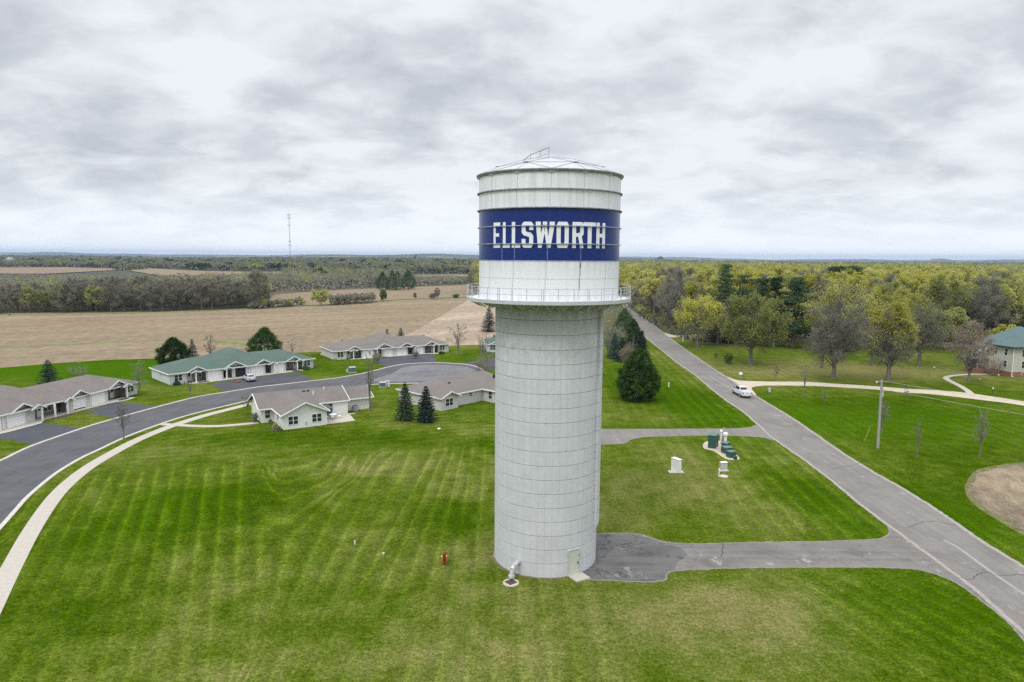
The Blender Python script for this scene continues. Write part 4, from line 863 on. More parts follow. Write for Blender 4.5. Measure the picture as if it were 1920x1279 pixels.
b = MB(); b.box(8.0, 9.6, 5.93, 6.01, .05, 2.05); o = b.build('patio_door', M['glass'], dp)
b = MB(); b.box(7.92, 8.0, 5.92, 6.01, 0, 2.12); b.box(9.6, 9.68, 5.92, 6.01, 0, 2.12); b.box(8, 9.6, 5.92, 6.01, 2.05, 2.12); b.box(8.77, 8.83, 5.915, 6.0, .05, 2.05); b.build('patio_door_frame', M['trim'], dp)
b = MB(); b.box(3.3, 3.65, -.06, .02, .5, .95); b.build('wall_vent', M['galv'], dp)
for x in (6.75, 12.15): b = MB(); b.box(x - .05, x + .05, (-.1 if x < 8 else 5.88), (-.005 if x < 8 else 5.995), .1, 2.2); b.build('downspout', M['trim'], dp)
b = MB(); b.box(12.3, 13.4, 5.35, 5.45, .0, .08); b.build('splash_block', M['trim'], dp)
b = MB(); b.tube((7.0, 8.2, 3.3), (7.0, 8.2, 4.1), .09, .09, 8); b.tube((9.2, 9.4, 3.7), (9.2, 9.4, 4.45), .09, .09, 8); b.build('vent_pipe', M['trim'], dp)
b = MB(); b.box(6.2, 6.6, 9.2, 9.5, 3.85, 4.1); b.box(5.5, 5.9, 9.2, 9.5, 3.85, 4.1); b.build('roof_vent', M['black'], dp)
sheet('patio', local(dp, [(6.85, .2), (11.6, .3), (12.4, 5.95), (6.85, 5.95)]), .03, M['sidewalk'])

# brown-roofed house right of the spruces
rb = empty('duplex_house', (-12.3, 117.7, 0), R(47.3), 'grey single-storey house with brown roof between the two spruces and the tower shaft', 'house')
b = MB(); b.prism([(0, 0), (3.9, 0), (3.9, 1.2), (11.3, 1.2), (11.3, -5), (20, -5), (20, 12), (0, 12)], -.3, ZW); b.build('wall', M['sid_grey'], rb)
r = MB(); t = MB(); w = MB()
hip(r, -.45, 20, .8, 12.4, ZW, 4.5, 5.6, 17); hip(r, 10.9, 20.4, -5.4, 12.4, ZW + .003, 4.4, along='y', ry0=-.6, ry1=8)
gable(r, t, w, 1.95, 2.35, -.5, 4.5, ZW - .04, .42, .02)
r.build('roof', M['sh_brown'], rb); w.build('gable_wall', M['sid_grey'], rb)
t.box(-.48, -.35, 1.0, 12.4, ZW - .17, ZW + .02); t.box(4.3, 10.9, .74, .86, ZW - .17, ZW + .02); t.box(10.82, 10.95, -5.4, .74, ZW - .17, ZW + .022); t.box(10.95, 20.4, -5.46, -5.33, ZW - .17, ZW + .02); t.box(-.46, -.36, -.4, 1.0, ZW - .2, ZW - .06); t.box(4.22, 4.32, -.4, .74, ZW - .2, ZW - .06)
t.build('fascia', M['trim'], rb)
window(rb, 1.8, -.01, 0, 1.36, 1.7, 1.25); window(rb, 8.2, 1.19, 0, 1.65, .75, .7, False); window(rb, 3.91, .6, math.pi / 2, 1.4, .5, 1.25, False); window(rb, 11.29, -.9, -math.pi / 2, 1.35, .9, 1.4, False)
b = MB(); b.box(5.5, 5.9, 4.2, 4.5, 3.5, 3.85); b.box(14.4, 14.7, 1.2, 1.5, 3.9, 4.6); b.build('roof_vent', M['black'], rb)

# two-storey farmhouse at the right edge
fh = empty('farmhouse', (116.4, 156.9, 0), R(11), 'two-storey pale farmhouse with slate-green hipped roof and red brick base at the right edge', 'house')
b = MB(); b.prism([(0, 0), (12, 0), (12, 9.5), (0, 9.5)], 1.15, 7.0); b.prism([(-1.0, 5.2), (0, 5.2), (0, 9.5), (-1.0, 9.5)], 1.15, 6.9); b.build('wall', M['sid_farm'], fh)
b = MB(); b.prism([(-.06, -.06), (12.06, -.06), (12.06, 9.5), (-.06, 9.5)], -.3, 1.15); b.prism([(-1.06, 5.14), (-.06, 5.14), (-.06, 9.5), (-1.06, 9.5)], -.3, 1.15); b.build('brick_base', M['brick'], fh)
r = MB(); hip(r, -.75, 12.75, -.75, 10.2, 7.05, 11.3, 5.4, 6.6)
r.build('roof', M['sh_slate'], fh)
t = MB(); t.box(-.78, 12.78, -.78, -.66, 6.78, 7.07); t.box(-.78, -.66, -.66, 10.2, 6.78, 7.068); t.build('fascia', simple('dark_green_fascia', (.03, .055, .05), .6), fh)
for y, z in ((1.9, 5.6), (1.9, 2.85), (4.6, 5.6)): window(fh, -.01, y, -math.pi / 2, z, .75, 1.5, False)
for x, z, w_ in ((3.0, 5.5, 1.3), (3.0, 2.8, 1.0), (7.5, 5.5, 1.1), (7.5, 2.8, 1.1)): window(fh, x, -.01, 0, z, w_, 1.6, False)
window(fh, -1.01, 7.0, -math.pi / 2, 5.6, .75, 1.5, False)
window(fh, 3.2, -.07, 0, .65, .9, .45, False, False)
b = MB(); b.box(-.12, .0, -.14, -.02, .1, 6.9); b.box(-.12, .0, -.5, -.14, .08, .2); b.build('downspout', M['trim'], fh)
b = MB(); hip(b, -4.4, -.9, 5.0, 9.6, 3.5, 4.4, -3.4, -2.2); b.build('porch_roof', M['sh_slate'], fh)
b = MB(); b.box(-4.1, -1.1, 5.4, 9.3, .0, 1.05); b.build('porch_base', M['brick'], fh)
for x, y in ((-4.0, 5.5), (-1.3, 5.5), (-4.0, 9.1)): b = MB(); b.box(x - .1, x + .1, y - .1, y + .1, 1.05, 3.5); b.build('porch_column', M['wood'], fh)
b = MB(); b.box(-3.9, -1.2, 9.0, 9.2, 1.05, 3.4); b.build('porch_wall', M['sid_dark'], fh)

# ------------------------------------------------------------------ vehicles
def loft(b, secs):
    """closed loft through rings with equal vertex counts"""
    n = len(secs[0]); v = [p for s_ in secs for p in s_]; f = []
    for i in range(len(secs) - 1):
        for k in range(n): f.append((i * n + k, i * n + (k + 1) % n, (i + 1) * n + (k + 1) % n, (i + 1) * n + k))
    f += [tuple(range(n - 1, -1, -1)), tuple(range((len(secs) - 1) * n, len(secs) * n))]
    b.add(v, f)
def wheel(par, x, y, r=.34, w=.22):
    s_ = 1 if y > 0 else -1; b = MB(); b.tube((x, y - w / 2 * s_, r), (x, y + w / 2 * s_, r), r, r, 20); o = b.build('wheel', M['rubber'], par, smooth=True)
    b = MB(); b.tube((x, y + w / 2 * s_ - .02 * s_, r), (x, y + w / 2 * s_ + .012 * s_, r), r * .66, r * .60, 14); b.build('rim', M['chrome'], o)
def ringx(x, w, z0, z1, zm, wt):   # cross-section at station x
    return [(x, -w * .92, z0), (x, w * .92, z0), (x, w, z0 + .12), (x, w, zm), (x, wt, z1), (x, -wt, z1), (x, -w, zm), (x, -w, z0 + .12)]
def sedan(loc, rz, label):
    c = empty('parked_car', (loc[0], loc[1], .015), rz, label, 'car'); b = MB()
    st = [(-2.42, .74, .38, .78, .62, .66), (-2.36, .84, .28, .98, .78, .72), (-1.75, .91, .24, 1.02, .84, .78), (-1.0, .92, .2, 1.0, .86, .82), (0, .92, .2, .98, .86, .84), (.9, .92, .2, .96, .84, .80), (1.6, .90, .22, .90, .78, .74), (2.2, .84, .26, .78, .66, .66), (2.40, .70, .36, .62, .52, .56)]
    loft(b, [ringx(*s_) for s_ in st])
    roof = [(-1.55, .70, .95, 1.02, .98, .62), (-.95, .70, .95, 1.36, 1.05, .56), (-.5, .71, .95, 1.44, 1.05, .58), (.2, .71, .95, 1.44, 1.05, .58), (.55, .70, .95, 1.36, 1.05, .57), (1.25, .68, .92, .98, .95, .62)]
    loft(b, [ringx(*s_) for s_ in roof]); b.build('body', M['silver'], c, smooth=True)
    b = MB()
    for s_ in (-1, 1):
        for xa, xb in ((-.95, -.30), (-.24, .45)):
            b.add([(xa - .12, s_ * .725, 1.03), (xb + (.25 if xb > 0 else 0), s_ * .725, 1.03), (xb, s_ * .628, 1.34), (xa + .05, s_ * .628, 1.34)], [(0, 1, 2, 3)])
    b.add([(-1.50, -.60, 1.055), (-1.50, .60, 1.055), (-1.0, .50, 1.375), (-1.0, -.50, 1.375)], [(0, 1, 2, 3)]); b.add([(1.20, -.60, 1.03), (1.20, .60, 1.03), (.62, .50, 1.375), (.62, -.50, 1.375)], [(0, 1, 2, 3)])
    b.build('window', M['glass'], c, fix=False)
    for x in (-1.42, 1.42):
        for y in (-.84, .84): wheel(c, x, y, .32, .2)
    for y in (-.62, .62): b = MB(); b.box(-2.43, -2.30, y - .18, y + .18, .72, .88); b.build('tail_lamp', M['tail'], c)
    for y in (-.58, .58): b = MB(); b.box(2.22, 2.38, y - .17, y + .17, .58, .70); b.build('headlight', M['chrome'], c)
    b = MB(); b.box(-2.45, -2.38, -.26, .26, .60, .74); b.build('number_plate', M['plate'], c); b = MB(); b.box(-2.46, -2.3, -.78, .78, .34, .46); b.build('bumper', M['black'], c)
def pickup(loc, rz, label):
    c = empty('pickup_truck', (loc[0], loc[1], .035), rz, label, 'pickup truck'); b = MB()
    st = [(-2.95, .94, .52, 1.24, 1.05, .92), (-2.9, .97, .48, 1.30, 1.08, .95), (-1.2, .98, .46, 1.30, 1.08, .95), (1.2, .98, .42, 1.22, 1.05, .95), (1.9, .97, .44, 1.24, 1.06, .92), (2.7, .94, .46, 1.18, 1.0, .86), (2.92, .84, .50, 1.05, .9, .78)]
    loft(b, [ringx(*s_) for s_ in st])
    cabr = [(-1.05, .82, 1.15, 1.26, 1.2, .78), (-.85, .82, 1.15, 1.82, 1.35, .68), (-.4, .82, 1.15, 1.90, 1.35, .70), (.7, .82, 1.15, 1.90, 1.35, .70), (1.0, .82, 1.15, 1.80, 1.32, .68), (1.6, .80, 1.1, 1.24, 1.18, .74)]
    loft(b, [ringx(*s_) for s_ in cabr]); b.build('body', M['carwhite'], c)
    b = MB(); b.box(-2.82, -1.12, -.84, .84, 1.27, 1.335); b.build('bed_cover', simple('bed_cover_grey', (.50, .51, .53), .5), c)
    b = MB()
    for s_ in (-1, 1):
        for xa, xb in ((-.78, -.02), (.06, .86)): b.add([(xa - .06, s_ * .842, 1.31), (xb + (.36 if xb > .5 else 0), s_ * .842, 1.31), (xb, s_ * .725, 1.85), (xa, s_ * .725, 1.85)], [(0, 1, 2, 3)])
    b.add([(-1.065, -.66, 1.38), (-1.065, .66, 1.38), (-.89, .60, 1.80), (-.89, -.60, 1.80)], [(0, 1, 2, 3)]); b.add([(1.58, -.72, 1.31), (1.58, .72, 1.31), (1.08, .62, 1.80), (1.08, -.62, 1.80)], [(0, 1, 2, 3)])
    b.build('window', M['glass'], c, fix=False)
    for x in (-1.85, 1.95):
        for y in (-.90, .90): wheel(c, x, y, .40, .26)
    for y in (-.84, .84): b = MB(); b.box(-2.97, -2.86, y - .10, y + .10, .82, 1.16); b.build('tail_lamp', M['tail'], c)
    b = MB(); b.box(-3.08, -2.88, -.92, .92, .46, .64); b.build('rear_bumper', M['chrome'], c); b = MB(); b.box(-3.10, -3.06, -.2, .2, .50, .63); b.build('number_plate', M['plate'], c)
    b = MB(); b.box(-2.975, -2.92, -.14, .14, .98, 1.06); b.build('tailgate_handle', M['black'], c)
    for s_ in (-1, 1): b = MB(); b.box(1.12, 1.24, s_ * .98 - .02, s_ * .98 + s_ * .26 + .02, 1.30, 1.52); b.build('wing_mirror', M['black'], c); b = MB(); b.box(-1.0, 1.2, s_ * .97 - .05, s_ * .97 + .09, .38, .45); b.build('side_step', M['black'], c)
g_ = G(455, 716); sedan((g_.x + .8, g_.y + 1.7), AG + math.pi / 2 - R(8), 'silver sedan parked on the black driveway before the open garage')
g_ = G(1397, 746); pickup((g_.x, g_.y + 2.2), R(92.5), 'white double-cab pickup truck driving away along the county road')

# ------------------------------------------------------------------ small things
def box_thing(name, px, py, w, d, h, rz, mat, label, cat, lid=None, pad=None, group=None, lip=.03):
    c = G(px, py); o = empty(name, (c.x, c.y, 0), R(rz), label, cat, group)
    b = MB()
    if pad: b.box(-w / 2 - pad, w / 2 + pad, -d / 2 - pad, d / 2 + pad, -.05, .10); b.build('base_pad', M['concrete'], o); b = MB()
    z = .10 if pad else 0
    b.box(-w / 2, w / 2, -d / 2, d / 2, z, h - .06); b.build('cabinet_body', mat, o)
    b = MB(); b.box(-w / 2 - lip, w / 2 + lip, -d / 2 - lip, d / 2 + lip, h - .06, h); b.build('lid', lid or mat, o)
    b = MB(); b.box(-.015, .015, -d / 2 - .012, -d / 2 + .01, z + .05, h - .1); b.box(.05, .12, -d / 2 - .03, -d / 2 + .01, h * .5, h * .5 + .12); b.build('door_handle', M['black'], o)
    return o
sheet('gravel_bed', smooth_line(PP((1318, 833), (1325, 828), (1345, 826), (1362, 832), (1372, 845), (1387, 859), (1380, 863), (1362, 861), (1350, 854), (1338, 846), (1320, 841), (1318, 833)), 3)[:-1], .014, M['gravel'])
box_thing('utility_cabinet', 1337, 839, 1.9, 1.1, 2.0, 62, M['cab_green'], 'tallest dark green utility cabinet on the gravel bed by the service drive', 'utility cabinet', M['cab_top'], .12)
box_thing('utility_cabinet', 1360.5, 844, 1.25, .8, 1.15, 50, M['cab_green'], 'dark green cabinet behind the pair of low transformer boxes, next to the grey post', 'utility cabinet', M['cab_top'], .1)
box_thing('transformer_box', 1363, 850, 1.25, 1.1, .95, 20, M['cab_green'], 'low dark green transformer box, the middle one of the row on the gravel', 'utility cabinet', M['cab_top'], .1)
box_thing('transformer_box', 1370.5, 857, 1.0, .9, .85, 20, M['cab_green'], 'low green box nearest the viewer at the front end of the gravel bed', 'utility cabinet', M['cab_top'])
box_thing('cable_pedestal', 1378.5, 862, .35, .35, .5, 20, M['cab_green'], 'tiny dark pedestal at the tip of the gravel bed', 'pedestal')
b = MB(); c = G(1352, 832); b.T = Matrix.Translation((c.x, c.y, 0)); b.tube((0, 0, -.2), (.38, .1, 2.45), .13, .12, 10); o = b.build('wood_post', M['wood']); props(o, 'short leaning grey wooden post behind the green cabinets', 'post')
c = G(1359.5, 835); o = empty('vent_hood', (c.x, c.y, 0), 0, 'white mushroom-topped vent pipe beside the leaning post', 'vent'); b = MB(); b.tube((0, 0, 0), (0, 0, 1.55), .22, .20, 14); b.build('pipe', M['white'], o); b = MB(); b.tube((0, 0, 1.5), (0, 0, 1.8), .36, .36, 16); b.tube((0, 0, 1.8), (0, 0, 1.92), .36, .2, 16); b.build('hood', M['white'], o)
c = G(1353.8, 831); o = empty('vent_hood', (c.x, c.y + .5, 0), 0, 'smaller white vent cap half hidden behind the leaning post', 'vent'); b = MB(); b.tube((0, 0, 0), (0, 0, 1.6), .12, .12, 12); b.build('pipe', M['white'], o); b = MB(); b.tube((0, 0, 1.55), (0, 0, 1.85), .24, .22, 14); b.build('hood', M['white'], o)
# white cabinet on its pad, grey meter box, orange and white marker
c = G(1267.5, 885); o = empty('electric_cabinet', (c.x, c.y, 0), R(-62), 'tall narrow white electric cabinet alone on a square pad in the grass', 'utility cabinet'); b = MB(); b.T = Matrix.Rotation(R(62), 4, 'Z'); b.box(-.95, .95, -.5, .5, -.05, .05); b.build('base_pad', M['concrete'], o)
b = MB(); b.box(-.66, .66, -.27, .27, .05, 1.72); b.build('cabinet_body', M['white'], o); b = MB(); b.box(-.70, .70, -.31, .31, 1.72, 1.78); b.build('lid', M['white'], o); b = MB(); b.box(-.01, .01, .27, .285, .15, 1.65); b.build('door_gap', M['galv'], o)
c = G(1356.5, 882); o = empty('meter_box', (c.x, c.y, 0), R(5), 'pale grey metal meter box on a small slab near the orange-topped marker', 'utility cabinet'); b = MB(); b.box(-.6, .6, -.45, .45, -.05, .05); b.build('base_pad', M['concrete'], o); b = MB(); b.box(-.40, .40, -.22, .22, .05, 1.05); b.build('cabinet_body', M['galv'], o); b = MB(); b.box(-.44, .44, -.27, .27, 1.05, 1.11); b.build('lid', M['white'], o)
c = G(1348, 894); o = empty('marker_post', (c.x, c.y, 0), 0, 'white marker post with an orange top standing before the grey meter box', 'marker post'); b = MB(); b.box(-.055, .055, -.03, .03, -.1, 1.15); b.build('post', M['white'], o); b = MB(); b.box(-.07, .07, -.04, .04, 1.15, 1.85); b.build('marker_top', M['orange'], o)
b = MB(); c = G(1357, 893); b.T = Matrix.Translation((c.x, c.y, 0)); b.tube((0, 0, -.03), (0, 0, .05), .55, .5, 20); o = b.build('manhole_ring', M['concrete']); props(o, 'grey concrete access ring in the grass beside the marker post', 'manhole')
# hydrant
def hydrant(px, py, label, s_=1.0):
    c = G(px, py); o = empty('fire_hydrant', (c.x, c.y, 0), R(10), label, 'fire hydrant'); o.scale = (s_,) * 3
    b = MB(); b.tube((0, 0, -.05), (0, 0, .06), .19, .19, 16); b.tube((0, 0, .06), (0, 0, .72), .12, .12, 16); b.tube((0, 0, .68), (0, 0, .76), .165, .165, 16); b.build('barrel', M['red'], o, smooth=True)
    b = MB(); b.tube((0, 0, .76), (0, 0, .88), .15, .10, 16); b.tube((0, 0, .88), (0, 0, .93), .10, .05, 12); b.tube((0, 0, .93), (0, 0, .99), .03, .03, 6); b.build('bonnet', M['red'], o, smooth=True)
    for s1 in (-1, 1): b = MB(); b.tube((s1 * .1, 0, .62), (s1 * .24, 0, .62), .07, .07, 12); b.build('outlet_cap', M['yellow'], o)
    b = MB(); b.tube((0, -.1, .55), (0, -.24, .55), .09, .09, 12); b.build('front_outlet', M['red'], o)
hydrant(833, 1057, 'red fire hydrant with yellow caps in the lawn left of the tower', 1.12)
hydrant(896, 685, 'dark red fire hydrant by the kerb at the far end of the turning circle', 1.3)
def pipe_stub(px, py, h, r, label, m='white'):
    c = G(px, py); b = MB(); b.T = Matrix.Translation((c.x, c.y, 0)); b.tube((0, 0, -.1), (0, 0, h), r, r, 12); b.tube((0, 0, h), (0, 0, h + .05), r * 1.25, r * 1.1, 12); o = b.build('pipe_marker', M[m]); props(o, label, 'marker pipe')
pipe_stub(665.5, 1021, .34, .055, 'short white capped pipe in the lawn left of the hydrant'); pipe_stub(719, 1039, .08, .10, 'flat grey pipe cap in the grass between the white stub and the hydrant', 'galv')
pipe_stub(1254, 726, 1.0, .10, 'white marker pipe in the grass right of the round pine'); pipe_stub(1280.5, 641, 1.5, .12, 'white marker post across the county road near the yellow tree'); pipe_stub(823, 805, .12, .22, 'small white cover in the grass below the brown-roofed house')
# mailboxes and signs by the gravel drive
c = G(1388, 711); o = empty('mailbox', (c.x, c.y, 0), R(0), 'white mailbox on a post where the gravel drive leaves the road', 'mailbox'); b = MB(); b.box(-.05, .05, -.05, .05, -.1, 1.0); b.build('post', M['wood'], o); b = MB(); b.box(-.35, .35, -.18, .18, 1.0, 1.35); b.tube((-.35, 0, 1.35), (.35, 0, 1.35), .18, .18, 12); b.build('box', M['white'], o)
c = G(1442.5, 735); o = empty('cable_pedestal', (c.x, c.y, 0), 0, 'pale grey cable pedestal in the grass beside the mouth of the gravel drive', 'pedestal'); b = MB(); b.box(-.2, .2, -.18, .18, -.05, .75); b.build('body', M['rail'], o); b = MB(); b.box(-.22, .22, -.2, .2, .75, .83); b.build('lid', M['galv'], o)
for px, py, lab in ((1207, 599, 'dark roadside mailbox far up the county road under the trees'),): c = G(px, py); o = empty('mailbox', (c.x, c.y, 0), 0, lab, 'mailbox'); b = MB(); b.box(-.08, .08, -.08, .08, -.1, 1.1); b.build('post', M['black'], o); b = MB(); b.box(-.3, .3, -.5, .5, 1.1, 1.7); b.build('box', M['black'], o)
# yard lamps of the farmhouse
for px, py, lab in ((1861, 738, 'small garden lamp on a dark stake between the path and the farmhouse drive'), (1751, 697, 'white-topped garden lamp in the grass behind the bend of the path')):
    c = G(px, py); o = empty('garden_lamp', (c.x, c.y, 0), 0, lab, 'garden lamp'); b = MB(); b.tube((0, 0, -.1), (0, 0, 1.0), .05, .04, 8); b.build('stake', M['black'], o); b = MB(); b.tube((0, 0, 1.0), (0, 0, 1.22), .16, .12, 10); b.build('lamp_head', M['white'], o)
for px, py, lab in ((1837, 713, 'small pale ornament in the grass left of the farmhouse porch'), (1872, 705, 'round tan pot at the foot of the farmhouse brick base')):
    c = G(px, py); b = MB(); b.T = Matrix.Translation((c.x, c.y, 0)); b.lathe([(.0, 0), (.18, 0), (.28, .2), (.22, .42), (0, .45)], 14, closed=False); o = b.build('garden_ornament', M['gravel'], smooth=True); props(o, lab, 'ornament')
# wooden pole with wires
c = G(1646, 840); pole = empty('utility_pole', (c.x, c.y, 0), 0, 'tall grey wooden utility pole with lamp arm, right of the county road', 'utility pole')
top = Vector((XT(1653.5, 713, c.y) - c.x, 0, HT(1653, 712.5, c.y))); b = MB(); b.tube((0, 0, -.5), tuple(top), .20, .145, 12); b.build('post', M['wood'], pole)
b = MB(); b.tube(top - Vector((0, .1, .3)), top - Vector((.75, .1, .22)), .03, None, 6); b.build('lamp_arm', M['galv'], pole); b = MB(); b.tube(top - Vector((.75, .1, .42)), top - Vector((.75, .1, .15)), .14, .10, 12); b.build('lamp_head', M['galv'], pole)
b = MB(); b.tube(top + Vector((.22, -.1, -2.5)), top + Vector((.24, -.1, -1.6)), .09, .09, 10); b.build('transformer_fuse', M['galv'], pole); b = MB(); b.tube(top + Vector((.22, -.02, -3.6)), top + Vector((.22, -.02, -1.0)), .02, .02, 6); b.build('conduit', M['black'], pole)
def wire(p, q_, sag, r, label):
    p, q_ = Vector(p), Vector(q_); pts = []
    for i in range(25): t = i / 24; pts.append(p.lerp(q_, t) - Vector((0, 0, 4 * sag * t * (1 - t))))
    b = MB(); b.path(pts, r, 4); o = b.build('overhead_wire', M['wirem'], fix=False); props(o, label, 'wire', 'overhead wires leaving the utility pole')
M['wirem'] = simple('wire_aluminium', (.40, .43, .36), .5, .3, .05)
tp = pole.location + top
for dz, x1, y1, z1, lab in ((-.15, 90, 64, 9.4, 'upper overhead wire running from the pole top to the lower right'), (-1.3, 88, 58, 8.1, 'lower overhead wire running from the pole to the lower right')): wire(tp + Vector((.1, 0, dz)), (x1, y1, z1), .7, .02, lab)
b = MB(); p = G(1621, 826); b.tube((p.x, p.y, .0), (p.x + .9, p.y + .3, 2.0), .02, None, 6); o = b.build('guy_guard', M['yellow']); props(o, 'thin yellow guy-wire guard leaning in the grass left of the pole', 'guy guard')
# street utility boxes
box_thing('transformer_box', 660.5, 698.5, 1.5, 1.2, 1.3, 30, M['cab_top'], 'green transformer box in the lawn between the two far row houses', 'utility cabinet', M['galv'], .15)
box_thing('cable_pedestal', 653, 698, .4, .4, .8, 30, M['rail'], 'small white pedestal just left of the far green transformer', 'pedestal'); box_thing('cable_pedestal', 650, 698, .22, .22, .6, 30, M['white'], 'thin white stub left of the white pedestal by the far transformer', 'pedestal')
box_thing('transformer_box', 717, 725.5, 1.2, 1.0, 1.0, 20, M['cab_top'], 'green transformer box by the kerb behind the taller spruce', 'utility cabinet', M['galv'], .1)
box_thing('cable_pedestal', 724, 725, .3, .3, 1.2, 20, M['white'], 'left of two white pedestals beside the kerb behind the spruces', 'pedestal'); box_thing('cable_pedestal', 729, 725, .3, .3, 1.2, 20, M['white'], 'right of two white pedestals beside the kerb behind the spruces', 'pedestal')
# patio furniture and air conditioner of the duplex
def at(o, x, y): return local(o, [(x, y)])[0]
c = at(dp, 8.9, 3.6); t_ = empty('patio_table', (c.x, c.y, .03), R(40), 'white patio table on the patio of the cream house', 'table'); b = MB(); b.tube((0, 0, .70), (0, 0, .74), .62, .62, 20); b.build('tabletop', M['white'], t_)
for k in range(4): b = MB(); a = k * math.pi / 2; b.tube((.45 * math.cos(a), .45 * math.sin(a), 0), (.4 * math.cos(a), .4 * math.sin(a), .7), .025, None, 6); b.build('leg', M['white'], t_)
c = at(dp, 8.1, 4.9); u = empty('patio_umbrella', (c.x, c.y, .03), 0, 'dark grey patio umbrella over the white patio furniture', 'umbrella'); b = MB(); b.tube((0, 0, 0), (0, 0, 2.2), .025, None, 8); b.build('pole', M['galv'], u); b = MB(); b.tube((0, 0, 1.7), (0, 0, 2.2), 1.25, .04, 8); b.build('canopy', simple('umbrella_charcoal', (.10, .10, .115), .9), u)
cn = [('leftmost', .0), ('front', 1.6), ('rightmost', 3.1), ('rear', 4.7)]
for nm, a in cn:
    p = at(dp, 8.9 + 1.05 * math.cos(a + 2.8), 3.6 + .9 * math.sin(a + 2.8)); ch = empty('patio_chair', (p.x, p.y, .03), dp.rotation_euler.z + a + 2.8 + math.pi / 2, nm + ' white patio chair at the patio table', 'chair', 'patio chairs around the white table')
    b = MB(); b.box(-.25, .25, -.25, .25, .40, .45); b.build('seat', M['white'], ch); b = MB(); b.box(-.25, .25, -.27, -.22, .45, .92); b.build('backrest', M['white'], ch)
    for x in (-.22, .22):
        for y in (-.22, .22): b = MB(); b.box(x - .02, x + .02, y - .02, y + .02, 0, .40); b.build('leg', M['white'], ch)
c = at(dp, 14.0, 7.2); o = empty('air_conditioner', (c.x, c.y, 0), dp.rotation_euler.z, 'grey air-conditioning unit against the right wall of the cream house', 'air conditioner'); b = MB(); b.box(-.42, .42, -.42, .42, .05, .95); b.build('casing', simple('ac_grey', (.30, .31, .32), .6), o); b = MB(); b.tube((0, 0, .95), (0, 0, .99), .36, .34, 18); b.build('fan_grille', M['black'], o)
# water bowl / planter by the sedan
c = G(440, 716); b = MB(); b.T = Matrix.Translation((c.x, c.y, 0)) @ Matrix.Rotation(AG, 4, 'Z'); b.tube((0, 0, -.02), (0, 0, .12), 1.6, 1.4, 16); b.T = b.T; o = b.build('planting_bed', M['mulch']); props(o, 'brown planting bed beside the silver sedan on the driveway', 'flower bed')
b = MB(); c2 = G(447, 717.5); b.T = Matrix.Translation((c2.x, c2.y, 0)); b.tube((0, 0, 0), (0, 0, .35), .3, .4, 12); o = b.build('planter', M['brick']); props(o, 'reddish flower planter beside the rear of the silver sedan', 'planter')

# radio mast with guy wires
c = G(545, 508); mast = empty('radio_mast', (c.x, c.y, float(height(c.x, c.y))), 0, 'tall thin lattice radio mast on the skyline left of the tower', 'radio mast'); H_ = HT(545, 401, c.y) - mast.location.z
b = MB(); sd = .85; cs = [(sd * math.cos(a), sd * math.sin(a)) for a in (.3, .3 + 2.094, .3 + 4.189)]
for x, y in cs: b.tube((x, y, 0), (x * .6, y * .6, H_), .16, .13, 4)
for k in range(32):
    z0, z1 = H_ * k / 32, H_ * (k + 1) / 32
    for i in range(3): p, q_ = cs[i], cs[(i + 1) % 3]; b.tube((p[0], p[1], z0), (q_[0], q_[1], z1), .08, None, 3, False)
b.build('lattice', simple('mast_steel', (.20, .20, .22), .6, .2), mast)
for fr, r in ((.985, 3.0), (.93, 2.6), (.80, 2.6), (.52, 1.6), (.45, 2.2), (.27, 2.8)):
    b = MB(); z = H_ * fr
    for k in range(6): a = k * math.pi / 3; b.box(r * math.cos(a) - .22, r * math.cos(a) + .22, r * math.sin(a) - .22, r * math.sin(a) + .22, z - 1.1, z + 1.1); b.beam((0, 0, z), (r * math.cos(a), r * math.sin(a), z), .15, .15)
    b.build('antenna_cluster', M['galv'], mast)
b = MB(); b.tube((0, 0, H_), (0, 0, H_ + 3.5), .10, .05, 5); b.build('lightning_rod', M['galv'], mast)
b = MB()
for k in range(3):
    a = 1.0 + k * 2.094
    for fr in (.5, .97): b.tube((60 * math.cos(a), 60 * math.sin(a), 0), (0, 0, H_ * fr), .035, None, 3, False)
b.build('guy_wire', M['galv'], mast)
def shed(px, py, w, d, h, rz, label, wm='white', rm='galv', cat='farm building', rh=None, nm='farm_building'):
    c = G(px, py); z = float(height(c.x, c.y)); o = empty(nm, (c.x, c.y, z), R(rz), label, cat); b = MB(); b.box(-w / 2, w / 2, -d / 2, d / 2, -1, h)
    rh = rh or d * .28; b.add([(-w / 2, -d / 2, h), (-w / 2, d / 2, h), (-w / 2, 0, h + rh), (w / 2, -d / 2, h), (w / 2, d / 2, h), (w / 2, 0, h + rh)], [(0, 1, 2), (3, 5, 4), (0, 3, 4, 1), (0, 2, 5, 3), (1, 4, 5, 2)]); b.build('wall', M[wm], o)
    b = MB(); slab_roof(b, [(-w / 2 - .5, -d / 2 - .5, h - .1), (w / 2 + .5, -d / 2 - .5, h - .1), (w / 2 + .5, 0, h + rh + .15), (-w / 2 - .5, 0, h + rh + .15)], .12); slab_roof(b, [(-w / 2 - .5, d / 2 + .5, h - .1), (-w / 2 - .5, 0, h + rh + .15), (w / 2 + .5, 0, h + rh + .15), (w / 2 + .5, d / 2 + .5, h - .1)], .12); b.build('roof', M[rm], o)
    return o
shed(553, 507.5, 16, 9, 4.5, 10, 'small white building at the foot of the radio mast', rm='white'); shed(543.5, 508, 5, 4, 3, 30, 'tiny white hut just left of the radio mast foot', rm='white')
shed(784, 498.5, 22, 11, 6, 15, 'white farm building among the distant trees left of the tank', rm='white'); shed(876, 499.5, 16, 12, 8, -30, 'white gabled farmhouse among dark conifers just left of the tank', rm='galv')
